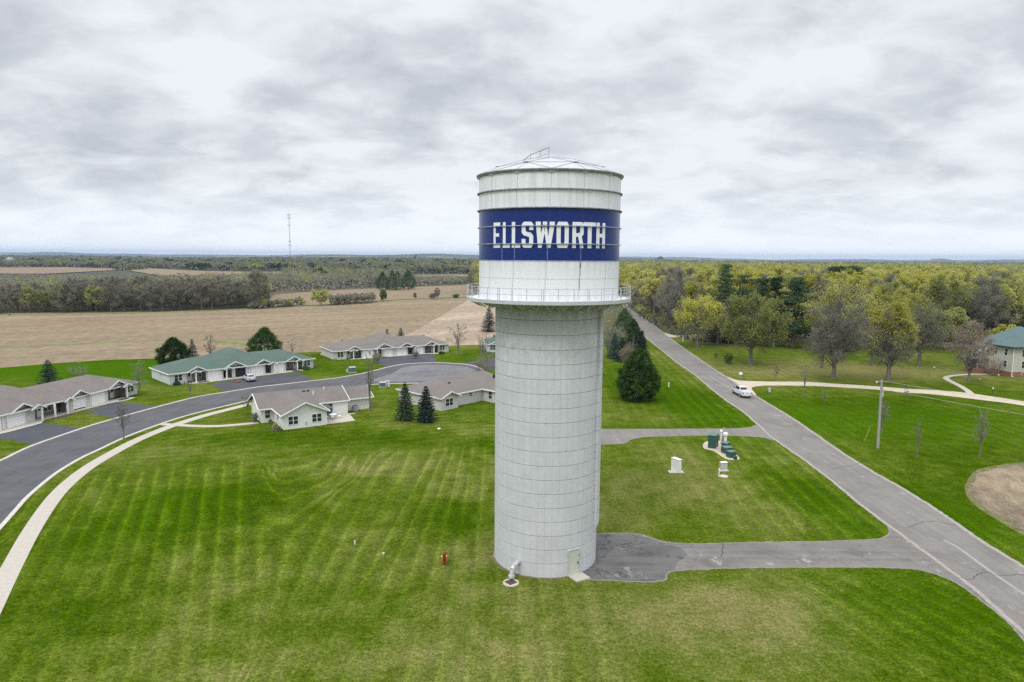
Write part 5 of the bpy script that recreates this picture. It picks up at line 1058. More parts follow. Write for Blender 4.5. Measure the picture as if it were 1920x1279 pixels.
# second water tower, far left on the horizon
c = G(20, 499); fw = empty('water_tower', (c.x, c.y, float(height(c.x, c.y))), 0, 'tiny distant water tower at the far left edge below the horizon', 'water tower'); Hf = HT(20, 482, c.y) - fw.location.z - 9
b = MB(); b.lathe([(0, Hf - 5), (4, Hf - 5), (7.5, Hf), (7.5, Hf + 4), (4, Hf + 8), (0, Hf + 9)], 20, closed=False); b.build('tank', M['ring_dark'], fw)
for k in range(6): b = MB(); a = k * math.pi / 3; b.tube((8 * math.cos(a), 8 * math.sin(a), 0), (6.5 * math.cos(a), 6.5 * math.sin(a), Hf), .5, .5, 6); b.build('leg', M['ring_dark'], fw)
b = MB(); b.tube((0, 0, 0), (0, 0, Hf - 4), 1, 1, 8); b.build('riser', M['rail'], fw)

# ------------------------------------------------------------------ trees
def unit(v): return v / (np.linalg.norm(v, axis=-1, keepdims=True) + 1e-9)
def rnd_dir(g, n): return unit(g.normal(size=(n, 3)))
def tubes(P_, Rr, k=5):
    """P_ (n,m,3) polylines, Rr (n,m) radii -> chunk"""
    n, m, _ = P_.shape; T = unit(np.gradient(P_, axis=1)); ref = np.where(np.abs(T[..., 2:3]) > .9, np.array([1., 0, 0]), np.array([0, 0, 1.]))
    U = unit(np.cross(T, ref)); W2 = np.cross(T, U); a = np.arange(k) * 2 * math.pi / k
    V = P_[:, :, None] + Rr[:, :, None, None] * (U[:, :, None] * np.cos(a)[None, None, :, None] + W2[:, :, None] * np.sin(a)[None, None, :, None])
    i, j, q_ = np.meshgrid(np.arange(n), np.arange(m - 1), np.arange(k), indexing='ij'); b0 = (i * m + j) * k; q2 = (q_ + 1) % k
    return V.reshape(-1, 3), np.stack([b0 + q_, b0 + q2, b0 + k + q2, b0 + k + q_], -1).reshape(-1, 4)
def blades(A, B, w, g):
    """thin triangles from A to B"""
    n = len(A); d = unit(B - A); s_ = unit(np.cross(d, rnd_dir(g, n))) * (np.asarray(w).reshape(-1, 1) / 2)
    V = np.stack([A - s_, A + s_, B], 1).reshape(-1, 3); return V, np.arange(3 * n).reshape(-1, 3)
def leaves(Pp, size, g, flat=0.0):
    n = len(Pp); a = rnd_dir(g, n); a[:, 2] *= (1 - flat); a = unit(a); b_ = unit(np.cross(a, rnd_dir(g, n))); s_ = (size * g.uniform(.6, 1.35, n))[:, None]
    V = np.stack([Pp - a * s_ * .6, Pp + b_ * s_ * .38, Pp + a * s_ * .6, Pp - b_ * s_ * .38], 1).reshape(-1, 3); return V, np.arange(4 * n).reshape(-1, 4)
def curve(A, Bc, D, m=6):
    t = np.linspace(0, 1, m)[None, :, None]; return A[:, None] * (1 - t) ** 2 + 2 * Bc[:, None] * t * (1 - t) + D[:, None] * t ** 2
def deciduous(seed, h, r, cb, tr, nl=14, ns=12, ntw=9, tw=.05, leaf=None, nleaf=0, lsize=.3, top=0.0, fork=.35, bark='bark', twig='twig', droop=0.0, up=.25, sub=3):
    """trunk + limbs, crown of branches, twigs and leaves. cb crown base height, top: leaves only above this share of the crown"""
    g = np.random.RandomState(seed); zc = cb + (h - cb) * .47; hz_ = h - zc; hb = zc - cb
    ph = g.uniform(0, 6.28, 4)
    def env(d):
        az = np.arctan2(d[:, 1], d[:, 0]); k = 1 + .13 * np.sin(2 * az + ph[0]) + .10 * np.sin(5 * az + ph[1] + 3 * d[:, 2]) + .09 * np.sin(9 * d[:, 2] + ph[2] + 2 * az)
        e = np.stack([d[:, 0] * r, d[:, 1] * r, np.where(d[:, 2] > 0, d[:, 2] * hz_, d[:, 2] * hb)], 1); return e * k[:, None]
    i = np.arange(nl); zz = 1 - (i + .5) / nl * 1.55; zz = np.clip(zz, -.6, 1); az = i * 2.39996 + g.uniform(0, .5, nl) + ph[3]; rr = np.sqrt(1 - zz ** 2)
    d = unit(np.stack([rr * np.cos(az), rr * np.sin(az), zz], 1) + g.normal(size=(nl, 3)) * .08)
    E = env(d) * g.uniform(.72, .86, nl)[:, None] + np.array([0, 0, zc])
    tt = h * fork; tz = np.clip(tt * (.55 + .6 * (zz + .6) / 1.6 + g.uniform(-.1, .1, nl)), cb * .55, h * .62)
    lean = g.uniform(-.02, .02, 2)
    S = np.stack([tz * lean[0], tz * lean[1], tz], 1); Cc = S * .45 + E * .55; Cc[:, 2] += (E[:, 2] - S[:, 2]) * up; Cc[:, :2] *= .88
    LP = curve(S, Cc, E, 7); LP[:, 1:-1] += g.normal(size=(nl, 5, 3)) * r * .03
    lr = tr * .42 * g.uniform(.7, 1.1, nl)[:, None] * np.linspace(1, .16, 7)[None]
    zt = np.linspace(-.3, h * .62, 7); TP = np.stack([zt * lean[0] + np.sin(zt) * .04, zt * lean[1], zt], 1)[None]; TR = (tr * np.array([1.45, 1.0, .88, .74, .52, .32, .12]))[None]
    trunk = [tubes(TP, TR, 8) + (0,), tubes(LP, lr, 5) + (0,)]
    # secondary
    li = np.repeat(np.arange(nl), ns); s_ = g.uniform(.28, 1.0, nl * ns); k = s_ * 6; k0 = np.clip(k.astype(int), 0, 5); fr = (k - k0)[:, None]
    A = LP[li, k0] * (1 - fr) + LP[li, k0 + 1] * fr; rad = unit(A - np.array([0, 0, zc * .8])); tan = unit(LP[li, k0 + 1] - LP[li, k0])
    D = unit(rad * .7 + tan * .55 + rnd_dir(g, len(A)) * .75 + np.array([0, 0, .12 - droop])); Ln = r * .36 * g.uniform(.6, 1.2, len(A)) * (1.15 - .45 * s_)
    B = A + D * Ln[:, None]; q_ = B - np.array([0, 0, zc]); dn = unit(q_ / np.array([r, r, hz_])); lim = np.linalg.norm(env(dn), axis=1); ql = np.linalg.norm(q_, axis=1); q_ *= np.minimum(1, lim / (ql + 1e-6))[:, None]; B = q_ + np.array([0, 0, zc])
    mid_ = (A + B) / 2 + rnd_dir(g, len(A)) * (Ln * .14)[:, None]; SP = curve(A, mid_, B, 4); sr = (tr * .085) * g.uniform(.6, 1.2, len(A))[:, None] * np.linspace(1, .3, 4)[None]
    crown = [tubes(SP, np.maximum(sr, tw * .45), 3) + (0,)]
    # twigs
    si = np.repeat(np.arange(len(SP)), ntw); u = g.uniform(.15, 1, len(si)) * 3; u0 = np.clip(u.astype(int), 0, 2); fr = (u - u0)[:, None]
    A2 = SP[si, u0] * (1 - fr) + SP[si, u0 + 1] * fr; D2 = unit(D[si] * .7 + rnd_dir(g, len(si)) * .85 + np.array([0, 0, .15 - droop])); L2 = r * .17 * g.uniform(.6, 1.4, len(si)); B2 = A2 + D2 * L2[:, None]
    crown.append(blades(A2, B2, np.full(len(A2), tw), g) + (0,))
    ti = np.repeat(np.arange(len(A2)), sub); u = g.uniform(.3, 1, len(ti))[:, None]; A3 = A2[ti] * (1 - u) + B2[ti] * u; B3 = A3 + unit(D2[ti] * .6 + rnd_dir(g, len(ti))) * (r * .085 * g.uniform(.6, 1.4, len(ti)))[:, None]
    crown.append(blades(A3, B3, np.full(len(A3), tw * .75), g) + (0,))
    mats = [M[twig]]
    if nleaf:
        tips = B3; zrel = (tips[:, 2] - cb) / (h - cb); rel = np.linalg.norm((tips - np.array([0, 0, zc])) / np.array([r, r, hz_]), axis=1)
        p = np.clip((zrel - top) * 2.2 + .18, .04, 1) * np.clip(rel * 1.3 - .2, .1, 1); cl = np.sin(tips[:, 0] * 1.6 / r * 3 + ph[0]) * np.sin(tips[:, 1] * 5 / r + ph[1]) * np.sin(tips[:, 2] * 5 / r + ph[2]); p = p * np.clip(.75 + cl * 1.6, .12, 1.6); p /= p.sum()
        idx = g.choice(len(tips), nleaf, p=p); Pl = tips[idx] + g.normal(size=(nleaf, 3)) * r * .028; crown.append(leaves(Pl, lsize, g) + (1,)); mats.append(M[leaf])
    return fast_mesh('trunk', trunk, [M[bark]]), fast_mesh('crown', crown, mats)
def spruce(seed, h, r, mat='needle_blue', nb=15, gap=.38, dens=1.0, base=.04):
    g = np.random.RandomState(seed); zt = np.linspace(-.2, h * .97, 6); TP = np.stack([zt * 0, zt * 0, zt], 1)[None]; TR = (h * .016 * np.array([1.2, 1, .8, .6, .35, .08]) + .02)[None]
    trunk = fast_mesh('trunk', [tubes(TP, TR, 7) + (0,)], [M['bark']]); As, Bs, Ws = [], [], []; PA = []
    z = h * base
    while z < h * .985:
        f = z / h; Lb = r * (1 - f) ** .82 * (1.0 if f > .12 else .80 + 1.6 * f); n = max(5, int(nb * (1 - f * .55)))
        az = np.arange(n) * 2 * math.pi / n + g.uniform(0, 6.28); Ln = Lb * g.uniform(.72, 1.12, n); dz = -.30 + .55 * f + g.uniform(-.08, .08, n)
        tip = np.stack([np.cos(az) * Ln, np.sin(az) * Ln, z + dz * Ln], 1); bs = np.stack([az * 0, az * 0, az * 0 + z + .05 * Lb], 1); m_2 = (bs + tip) / 2; m_2[:, 2] -= .07 * Ln; tip[:, 2] += .09 * Ln
        PA.append(curve(bs, m_2, tip, 7)); z += gap * (1 - .35 * f) * g.uniform(.85, 1.15)
    for c_ in PA:
        n = len(c_)
        for k in range(1, 7):
            q_ = c_[:, k]; dr = unit(c_[:, k] - c_[:, k - 1]); ln = np.linalg.norm(c_[:, -1] - c_[:, 0], axis=1)
            m = int((5 if k > 2 else 3) * dens)
            for _ in range(m):
                sd_ = unit(np.cross(dr, np.array([0, 0, 1.]))) * g.choice([-1, 1], n)[:, None]; dd = unit(dr * .75 + sd_ * g.uniform(.1, 1.1, n)[:, None] + np.array([0, 0, -.22]) + rnd_dir(g, n) * .22)
                L_ = (.10 * ln + .16) * g.uniform(.7, 1.5, n) * (1.25 - .09 * k); st = q_ + (c_[:, k - 1] - q_) * g.uniform(0, 1, n)[:, None]
                As.append(st); Bs.append(st + dd * L_[:, None]); Ws.append(np.full(n, .13) + .012 * ln)
    A = np.concatenate(As); B = np.concatenate(Bs); w = np.concatenate(Ws); return trunk, fast_mesh('crown', [blades(A, B, w, g) + (0,)], [M[mat]])
def pine(seed, h, r, mat='needle', cb=.25, nbr=34, round_=False, tuft=7, bl=34):
    """white pine: separate upward plumes of needles on level limbs"""
    g = np.random.RandomState(seed); zt = np.linspace(-.2, h * .96, 6); TP = np.stack([np.sin(zt * .3) * .1, zt * 0, zt], 1)[None]; TR = (h * .02 * np.array([1.2, 1, .8, .6, .35, .1]))[None]
    f = np.sort(g.uniform(0, 1, nbr)); z = h * (cb + (1 - cb) * f) * .96; az = np.arange(nbr) * 2.4 + g.uniform(-.4, .4, nbr)
    prof_ = (np.sin(np.clip(f * .92 + .10, 0, 1) * math.pi) ** .55 if round_ else (1 - f) ** .8 * 1.0 + .10); Ln = r * prof_ * g.uniform(.62, 1.12, nbr)
    S = np.stack([z * 0, z * 0, z - .05 * h], 1); E = np.stack([np.cos(az) * Ln, np.sin(az) * Ln, z + Ln * .12], 1); LP = curve(S, (S + E) / 2, E, 6)
    tr = [tubes(TP, TR, 7) + (0,), tubes(LP, np.linspace(.09, .03, 6)[None].repeat(nbr, 0) * h / 14, 4) + (0,)]
    li = np.repeat(np.arange(nbr), tuft); u = g.uniform(.35, 1.02, len(li)); k = np.clip(u * 5, 0, 4.99); k0 = k.astype(int); fr = (k - k0)[:, None]; Cn = LP[li, k0] * (1 - fr) + LP[li, k0 + 1] * fr + g.normal(size=(len(li), 3)) * np.array([.10, .10, .04]) * r
    ci = np.repeat(np.arange(len(Cn)), bl); out_ = unit(Cn - np.array([0, 0, h * .4])); d = unit(out_[ci] * .5 + rnd_dir(g, len(ci)) + np.array([0, 0, .45])); sz = r * .15
    A = Cn[ci] + g.normal(size=(len(ci), 3)) * sz * np.array([.75, .75, .12]); B = A + d * (sz * g.uniform(.5, 1.0, len(ci)))[:, None]
    return fast_mesh('trunk', tr, [M['bark']]), fast_mesh('crown', [blades(A, B, np.full(len(A), sz * .26), g) + (0,)], [M[mat]])
def densepine(seed, h, r, mat='needle_pine', n=520, bl=34, fat=.40):
    g = np.random.RandomState(seed); u = g.uniform(-1, 1, n) ; az = g.uniform(0, 6.28, n); t = (u + 1) / 2
    prof_ = np.sin(np.clip(t, 0, 1) ** (.62) * math.pi) ** fat * (1 - t) ** .38 * 1.18 if fat < .5 else np.sin((t * .78 + .16) * math.pi) ** fat * (1 - t) ** .24 * 1.12; lob = 1 + .13 * np.sin(az * 4 + t * 9) + .10 * np.sin(az * 7 - t * 17); rr = r * prof_ * lob * g.uniform(.45, 1.0, n) ** .45
    Cn = np.stack([rr * np.cos(az), rr * np.sin(az), h * (.03 + .95 * t)], 1); ci = np.repeat(np.arange(n), bl); sz = r * .13
    out_ = unit(Cn * np.array([1, 1, .3]) - np.array([0, 0, h * .05])); d = unit(out_[ci] * .8 + rnd_dir(g, len(ci)) * .9 + np.array([0, 0, .45])); A = Cn[ci] + g.normal(size=(len(ci), 3)) * sz * .5; B = A + d * (sz * g.uniform(.6, 1.25, len(ci)))[:, None]
    zt = np.linspace(-.2, h * .8, 5); TP = np.stack([zt * 0, zt * 0, zt], 1)[None]; TR = (h * .02 * np.array([1.2, 1, .8, .5, .1]))[None]
    return fast_mesh('trunk', [tubes(TP, TR, 7) + (0,)], [M['bark']]), fast_mesh('crown', [blades(A, B, np.full(len(A), sz * .24), g) + (0,)], [M[mat]])
def shrub(seed, h, r, ns=26, twig='twig', leaf=None, nleaf=0, lsize=.2, tw=.035, spread=.35):
    g = np.random.RandomState(seed); az = g.uniform(0, 6.28, ns); rr = np.sqrt(g.uniform(0, 1, ns)) * r; S = np.stack([np.cos(az) * rr * spread, np.sin(az) * rr * spread, az * 0 - .1], 1); E = np.stack([np.cos(az) * rr, np.sin(az) * rr, h * (1 - .35 * (rr / r) ** 2) * g.uniform(.7, 1, ns)], 1)
    mid_ = (S + E) / 2; mid_[:, :2] = S[:, :2] * .6 + E[:, :2] * .4; LP = curve(S, mid_, E, 5); tr = [tubes(LP, (tw * 1.1 * np.linspace(1, .4, 5))[None].repeat(ns, 0), 3) + (0,)]
    n = 22; li = np.repeat(np.arange(ns), n); u = g.uniform(.25, 1, len(li)) * 4; u0 = np.clip(u.astype(int), 0, 3); fr = (u - u0)[:, None]; A = LP[li, u0] * (1 - fr) + LP[li, u0 + 1] * fr; B = A + unit(rnd_dir(g, len(li)) * .8 + np.array([0, 0, .8])) * (r * .28 * g.uniform(.5, 1.4, len(li)))[:, None]
    crown = [blades(A, B, np.full(len(A), tw), g) + (0,)]; mats = [M[twig]]
    if nleaf: idx = g.randint(0, len(B), nleaf); crown.append(leaves(B[idx] + g.normal(size=(nleaf, 3)) * r * .07, lsize, g) + (1,)); mats.append(M[leaf])
    return fast_mesh('stems', tr, [M[twig]]), fast_mesh('crown', crown, mats)
def put(kind, mesh2, loc, rz, label, cat='tree', group=None, sc=1.0, z=0.0):
    o = empty(kind, (loc[0], loc[1], z), rz, label, cat, group)
    o.scale = (sc,) * 3 if isinstance(sc, (int, float)) else sc
    for me in mesh2: mesh_obj(me.name.split('.')[0], me, o)
    return o
def hgt_px(bx, by, ty): Y = G(bx, by).y; return HT(bx, ty, Y)

# --- single trees of the yard right of the county road
def yard(name, bpx, bpy, topy, wpx, label, cb=.22, **k):
    c = G(bpx, bpy); h = HT(bpx, topy, c.y); r = wpx / F_PX * c.y / 2 * .92
    put(name, deciduous(int(bpx), h, r, h * cb, h * k.pop('tr', .03), **k), c, .4, label)
yard('maple_tree', 1307, 652, 559, 108, 'broad tree with golden-yellow new leaves on the lawn beside the county road', .33, nl=16, ns=13, ntw=8, leaf='leaf_yellow', nleaf=15000, lsize=.30, top=.15, fork=.42, tr=.026)
yard('oak_tree', 1407, 683, 553, 132, 'large spreading olive-green tree with thick low limbs and a reddish mulch ring', .20, nl=20, ns=14, ntw=9, leaf='leaf_olive', nleaf=22000, lsize=.30, top=.0, fork=.30, tr=.028, twig='twig_dark')
yard('bare_tree', 1562, 712, 561, 120, 'big leafless grey-brown round tree standing nearest the gravel drive', .10, nl=28, ns=17, ntw=12, leaf='leaf_grey', nleaf=3000, lsize=.18, fork=.22, tr=.024, sub=4, twig='twig_dark', up=.4)
yard('budding_tree', 1665, 713, 553, 108, 'tall tree with yellow crown and bare lower limbs, second from the gravel drive', .08, nl=28, ns=17, ntw=12, leaf='leaf_yellow', nleaf=12000, lsize=.28, top=.42, fork=.20, tr=.022, sub=4)
yard('bare_tree', 1633, 685, 585, 80, 'leafless tree standing between the round bare tree and the yellow-crowned one', .25, nl=16, ns=13, ntw=10, leaf='leaf_grey', nleaf=3000, lsize=.25, fork=.4, tr=.03)
yard('budding_tree', 1723, 686, 575, 104, 'dark-limbed tree with sparse green buds behind the bend of the garden path', .22, nl=18, ns=13, ntw=9, leaf='leaf_greygreen', nleaf=7000, lsize=.28, fork=.35, tr=.03, twig='twig_dark')
yard('bare_tree', 1816, 716, 596, 84, 'slender reddish-brown bare tree in front of the farmhouse', .16, nl=18, ns=14, ntw=9, leaf='leaf_red', nleaf=3500, lsize=.2, fork=.22, tr=.019, twig='twig_red', sub=3)
yard('bare_tree', 1541, 690, 600, 60, 'dark bare trunk half hidden behind the big round bare tree', .25, nl=12, ns=10, ntw=9, leaf='leaf_grey', nleaf=1500, lsize=.25, fork=.4, tr=.03)
for bx, by, ty, w, leaf_, lab in ((1480, 640, 552, 90, 'leaf_ygreen', 'olive-yellow tree at the wood edge behind the spreading olive tree'), (1570, 655, 537, 170, 'leaf_ygreen', 'very wide olive-yellow crown behind the big round bare tree'), (1690, 652, 547, 110, 'leaf_yellow', 'yellow-topped tree behind the tall yard trees'), (1775, 655, 580, 90, 'leaf_olive', 'dull olive tree at the wood edge behind the garden path'), (1880, 662, 612, 46, 'leaf_yellow', 'small bright yellow-green tree behind the farmhouse roof'),
                                 (1345, 645, 575, 80, 'leaf_grey', 'grey budding tree behind the golden-yellow tree'), (1450, 648, 560, 80, 'leaf_olive', 'green-budding tree right behind the spreading olive tree')):
    yard('budding_tree', bx, by, ty, w, lab, .2, nl=18, ns=13, ntw=9, leaf=leaf_, nleaf=11000, lsize=.38, fork=.35, tw=.07)
for i, (bx, by, ty, w, lab) in enumerate(((1356, 640, 489, 40, 'tall dark pine poking above the yellow woods right of the road bend'), (1391, 645, 513, 50, 'leftmost dark pine of the group behind the olive tree'), (1424, 648, 516, 44, 'middle dark pine of the group behind the olive tree'), (1450, 650, 514, 40, 'slimmer dark pine just right of the middle one'), (1486, 652, 516, 56, 'rightmost dark pine of the group, with level shelves of needles'),
                                         (1563, 600, 498, 50, 'left one of two dark pines rising above the yard trees'), (1596, 600, 497, 50, 'right one of two dark pines rising above the yard trees'))):
    c = G(bx, by); h = HT(bx, ty, c.y); put('pine_tree', pine(40 + i, h, w / F_PX * c.y / 2 * 1.4, cb=.15, nbr=36, tuft=9, bl=36), c, i, lab, group='dark pines among the woods on the right')
# --- row of conifers along the left side of the county road
c = G(1196, 750); put('pine_tree', densepine(5, HT(1196, 657, c.y), 3.6, n=620, bl=54, fat=.6), c, .3, 'dense egg-shaped dark green pine nearest the viewer on the left of the county road')
for i, (bx, by, ty, w, lab, fn) in enumerate(((1166, 678, 632, 38, 'blue-green spruce with layered boughs just right of the shaft', 'S'), (1202, 700, 618, 42, 'dark spruce directly behind the egg-shaped pine', 'S'), (1187, 660, 600, 34, 'soft dark pine in the middle of the roadside row', 'P'), (1170, 645, 580, 42, 'tall dark conifer at the far end of the roadside row', 'P'), (1152, 672, 624, 34, 'dark spruce closest to the shaft in the roadside row', 'S'), (1192, 676, 625, 34, 'conifer wedged between the two spruces of the roadside row', 'S'))):
    c = G(bx, by); h = HT(bx, ty, c.y); r = w / F_PX * c.y / 2
    put('spruce_tree' if fn == 'S' else 'pine_tree', spruce(60 + i, h, r * 1.15, dens=1.2) if fn == 'S' else densepine(60 + i, h, r * 1.1, 'needle', n=420, bl=30), c, i, lab, group='conifers along the left side of the county road')
for bx, by, ty, w, lab, tg, lf in ((1182, 692, 640, 46, 'rosy bare shrub between the conifers by the county road', 'twig_red', 'leaf_red'), (1147, 668, 600, 50, 'grey bare thicket just right of the shaft', 'twig', 'leaf_grey'), (1150, 640, 574, 60, 'olive thicket under the right end of the gallery', 'twig', 'leaf_olive'), (1165, 620, 568, 50, 'pale bare shrub beyond the roadside conifers', 'twig_pale', 'leaf_greygreen')):
    c = G(bx, by); h = HT(bx, ty, c.y); put('bare_shrub', shrub(int(bx), h, w / F_PX * c.y / 2, 40, tg, lf, 2500, .22, .05), c, 0, lab, 'shrub')
# --- trees among the houses
for i, (bx, by, ty, w, lab, dn) in enumerate(((760, 787, 716, 44, 'left one of the two spruces in the lawn beside the tower', 1.6), (799, 791, 723, 47, 'right one of the two spruces in the lawn beside the tower', 1.6), (92, 722, 674, 48, 'dark spruce behind the roof of the leftmost row house', 1.2), (362, 688, 634, 30, 'narrow blue-green spruce left of the green roof', 1), (726, 640, 616, 18, 'left of two small spruces behind the farthest row house', .8), (752, 642, 614, 23, 'right of two small spruces behind the farthest row house', .8), (917, 622, 574, 36, 'dark spruce peeping out left of the shaft below the gallery', 1))):
    c = G(bx, by); h = HT(bx, ty, c.y); put('spruce_tree', spruce(80 + i, h, w / F_PX * c.y / 2 * 1.12, 'needle_blue' if i not in (0,) else 'needle', dens=dn * 1.15, gap=.36 if i < 2 else .42), c, i, lab, group='spruces around the row houses')
for i, (bx, by, ty, w, lab) in enumerate(((327, 690, 636, 54, 'round bright-dark pine at the left end of the green-roofed house'), (497, 672, 617, 52, 'ragged dark green pine behind the green-roofed house'))):
    c = G(bx, by); h = HT(bx, ty, c.y); put('pine_tree', densepine(90 + i, h, w / F_PX * c.y / 2 * 1.05, n=420, bl=40, fat=.8), c, i, lab)
for bx, by, ty, w, lab, cb, tg in ((395, 680, 622, 26, 'tall thin bare tree rising behind the green roof', .2, 'twig_red'), (548, 672, 632, 22, 'small bare tree behind the right end of the green roof', .3, 'twig'), (859, 668, 602, 42, 'leafless dark tree on the lawn left of the shaft', .25, 'twig_dark'), (262, 741, 672, 34, 'bare grey tree at the right end of the leftmost row house', .12, 'twig_pale'),
                                    (694, 771, 655, 28, 'tall thin bare tree rising from the lawn behind the cream house', .25, 'twig_dark'), (232, 823, 752, 30, 'young bare street tree between the kerb and the pavement', .3, 'twig_dark'), (357, 746, 710, 20, 'small round-headed bare tree before the green-roofed house', .5, 'twig_dark'), (464, 776, 742, 22, 'little red-brown tree by the pavement left of the cream house', .3, 'twig_red'), (913, 690, 650, 36, 'bare brown tree half hidden by the left side of the shaft', .1, 'twig_pale'),
                                    (1508, 738, 677, 24, 'young bare tree by the gravel drive right of the pickup', .3, 'twig_pale'), (1719, 858, 772, 22, 'thin young bare tree in the right lawn, the left of a pair', .12, 'twig_pale'), (1837, 855, 757, 34, 'fuller young bare tree in the right lawn, the right of a pair', .12, 'twig_pale'), (1655, 808, 745, 26, 'thin sapling directly behind the utility pole', .2, 'twig_pale'), (1546, 758, 727, 12, 'tiny pale sapling in the lawn between the drive and the road', .1, 'twig_pale'),
                                    (1455, 714, 682, 12, 'tiny bare sapling on the far side of the gravel drive', .2, 'twig_red'), (1700, 752, 722, 12, 'tiny staked sapling in the lawn below the gravel drive', .2, 'twig_dark')):
    c = G(bx, by); h = HT(bx, ty, c.y); r = w / F_PX * c.y / 2; big = w > 24
    put('bare_tree', deciduous(int(bx) + 7, h, r, h * cb, h * .013 + .02, nl=14 if big else 9, ns=9 if big else 6, ntw=7 if big else 5, tw=.028 if big else .022, fork=.3, up=.5, twig=tg, sub=2, leaf='leaf_red' if tg == 'twig_red' else 'leaf_grey', nleaf=500 if tg == 'twig_red' else 120, lsize=.14), c, 1, lab)
for bx, by, ty, w, lab, tg, lf, nl_ in ((148, 704, 678, 44, 'leafless fan-shaped shrub behind the leftmost row house roof', 'twig_pale', None, 0), (905, 664, 612, 22, 'brown bare shrub against the left side of the shaft', 'twig_pale', 'leaf_grey', 500), (908, 696, 668, 40, 'olive-twigged shrub at the right end of the turning circle', 'twig_pale', 'leaf_greygreen', 900), (1365, 683, 660, 20, 'small rounded green shrub left of the spreading olive tree', 'twig', 'leaf_green', 1500), (1342, 671, 660, 10, 'tiny bare shrub left of the rounded green shrub', 'twig_dark', None, 0),
                                        (706, 681, 660, 20, 'small pale blossoming tree before the garages of the farthest row house', 'twig_pale', 'leaf_greygreen', 900), (779, 672, 656, 14, 'second small pale tree before the farthest row house', 'twig_pale', 'leaf_greygreen', 500), (478, 792, 772, 12, 'tuft of tan ornamental grass at the left wall of the cream house', 'twig_pale', 'leaf_grey', 400), (112, 772, 744, 18, 'small green tree at the porch of the leftmost row house', 'twig_dark', 'leaf_green', 300),
                                        (1862, 704, 668, 44, 'tangled reddish bare shrub hiding the farmhouse porch', 'twig_red', 'leaf_red', 600)):
    c = G(bx, by); h = HT(bx, ty, c.y); put('shrub', shrub(int(bx) + 3, h, w / F_PX * c.y / 2, 24, tg, lf, nl_, .18, .03), c, 0, lab, 'shrub')
for i, (bx, by, w, hh, lab, mt) in enumerate(((507, 797, 10, .9, 'round olive bush in the bed at the corner of the cream house', 'leaf_olive'), (516, 803, 12, .8, 'yellowish bush before the corner of the cream house', 'leaf_ygreen'), (518, 808, 13, .75, 'front yellow-brown bush at the foot of the cream gable', 'leaf_grey'), (332, 722, 14, .8, 'dark low bush under the left window of the green-roofed house', 'needle'), (574, 693, 17, .8, 'clipped dark hedge under the right window of the green-roofed house', 'needle'), (592, 691, 8, .8, 'brownish bush at the right corner of the green-roofed house', 'leaf_red'), (828, 664, 12, .7, 'low dark bush at the right end of the farthest row house', 'needle'), (629, 677, 10, .6, 'small bush at the left corner of the farthest row house', 'leaf_olive'))):
    c = G(bx, by); g = np.random.RandomState(i); n = 900; d = rnd_dir(g, n); d[:, 2] = np.abs(d[:, 2]); r = w / F_PX * c.y / 2; P3 = d * g.uniform(.6, 1, n)[:, None] * np.array([r, r, hh * 1.1])
    o = mesh_obj('bush', fast_mesh('bush', [leaves(P3, .16, g) + (0,)], [M[mt]])); o.location = (c.x, c.y, 0); props(o, lab, 'bush')

# --- woods: individual trees nearest the viewer, the rest one mass
g = np.random.RandomState(11)
def inpoly(p, poly):
    c_ = False; n = len(poly)
    for i in range(n):
        a, b_ = poly[i], poly[i - 1]
        if (a[1] > p[1]) != (b_[1] > p[1]) and p[0] < (b_[0] - a[0]) * (p[1] - a[1]) / (b_[1] - a[1]) + a[0]: c_ = not c_
    return c_
def scatter(poly, sp, g, margin=0):
    xs = [p[0] for p in poly]; ys = [p[1] for p in poly]; out = []
    y = min(ys); row = 0
    while y < max(ys):
        x = min(xs) + (row % 2) * sp / 2
        while x < max(xs):
            q_ = (x + g.uniform(-.38, .38) * sp, y + g.uniform(-.38, .38) * sp)
            if inpoly(q_, poly): out.append(q_)
            x += sp
        y += sp * .87; row += 1
    return out
KW = dict(nl=15, ns=11, ntw=7, tw=.085, sub=3, fork=.42)
def variant(seed, h, r, leaf_, nleaf, top, ls=.30, **k):
    nleaf = int(nleaf * 1.8); r *= 1.18
    kk = dict(KW); kk.update(k); return deciduous(seed, h, r, h * k.get('cbr', .16), h * .017, leaf=leaf_, nleaf=nleaf, lsize=ls, top=top, **{a: b_ for a, b_ in kk.items() if a != 'cbr'})
WV = {'yellow': [variant(201, 21, 6.0, 'leaf_ygreen', 8500, .45), variant(202, 20, 6.6, 'leaf_yellow', 8000, .5), variant(203, 22, 5.6, 'leaf_ygreen', 8500, .35)],
      'olive': [variant(211, 20, 6.2, 'leaf_olive', 7000, .3), variant(212, 19, 5.8, 'leaf_greygreen', 4200, .3)],
      'grey': [variant(221, 21, 5.8, 'leaf_grey', 1800, .0, ns=14, ntw=9), variant(222, 20, 6.2, 'leaf_grey', 1500, .0, ns=14, ntw=9), variant(223, 22, 5.4, 'leaf_red', 1400, .2, ns=14, ntw=9)],
      'lgrey': [variant(231, 17.5, 5.4, 'leaf_grey', 1500, .0, ns=14, ntw=9, cbr=.05, twig='twig_dark'), variant(232, 16.5, 5.0, 'leaf_grey', 1500, .0, ns=13, ntw=9, cbr=.05), variant(233, 18, 5.6, 'leaf_red', 1200, .1, ns=14, ntw=9, cbr=.05, twig='twig_dark')],
      'lolive': [variant(241, 14.5, 5.2, 'leaf_greygreen', 3500, .0, cbr=.03), variant(242, 13.5, 4.6, 'leaf_olive', 3500, .0, cbr=.05)]}
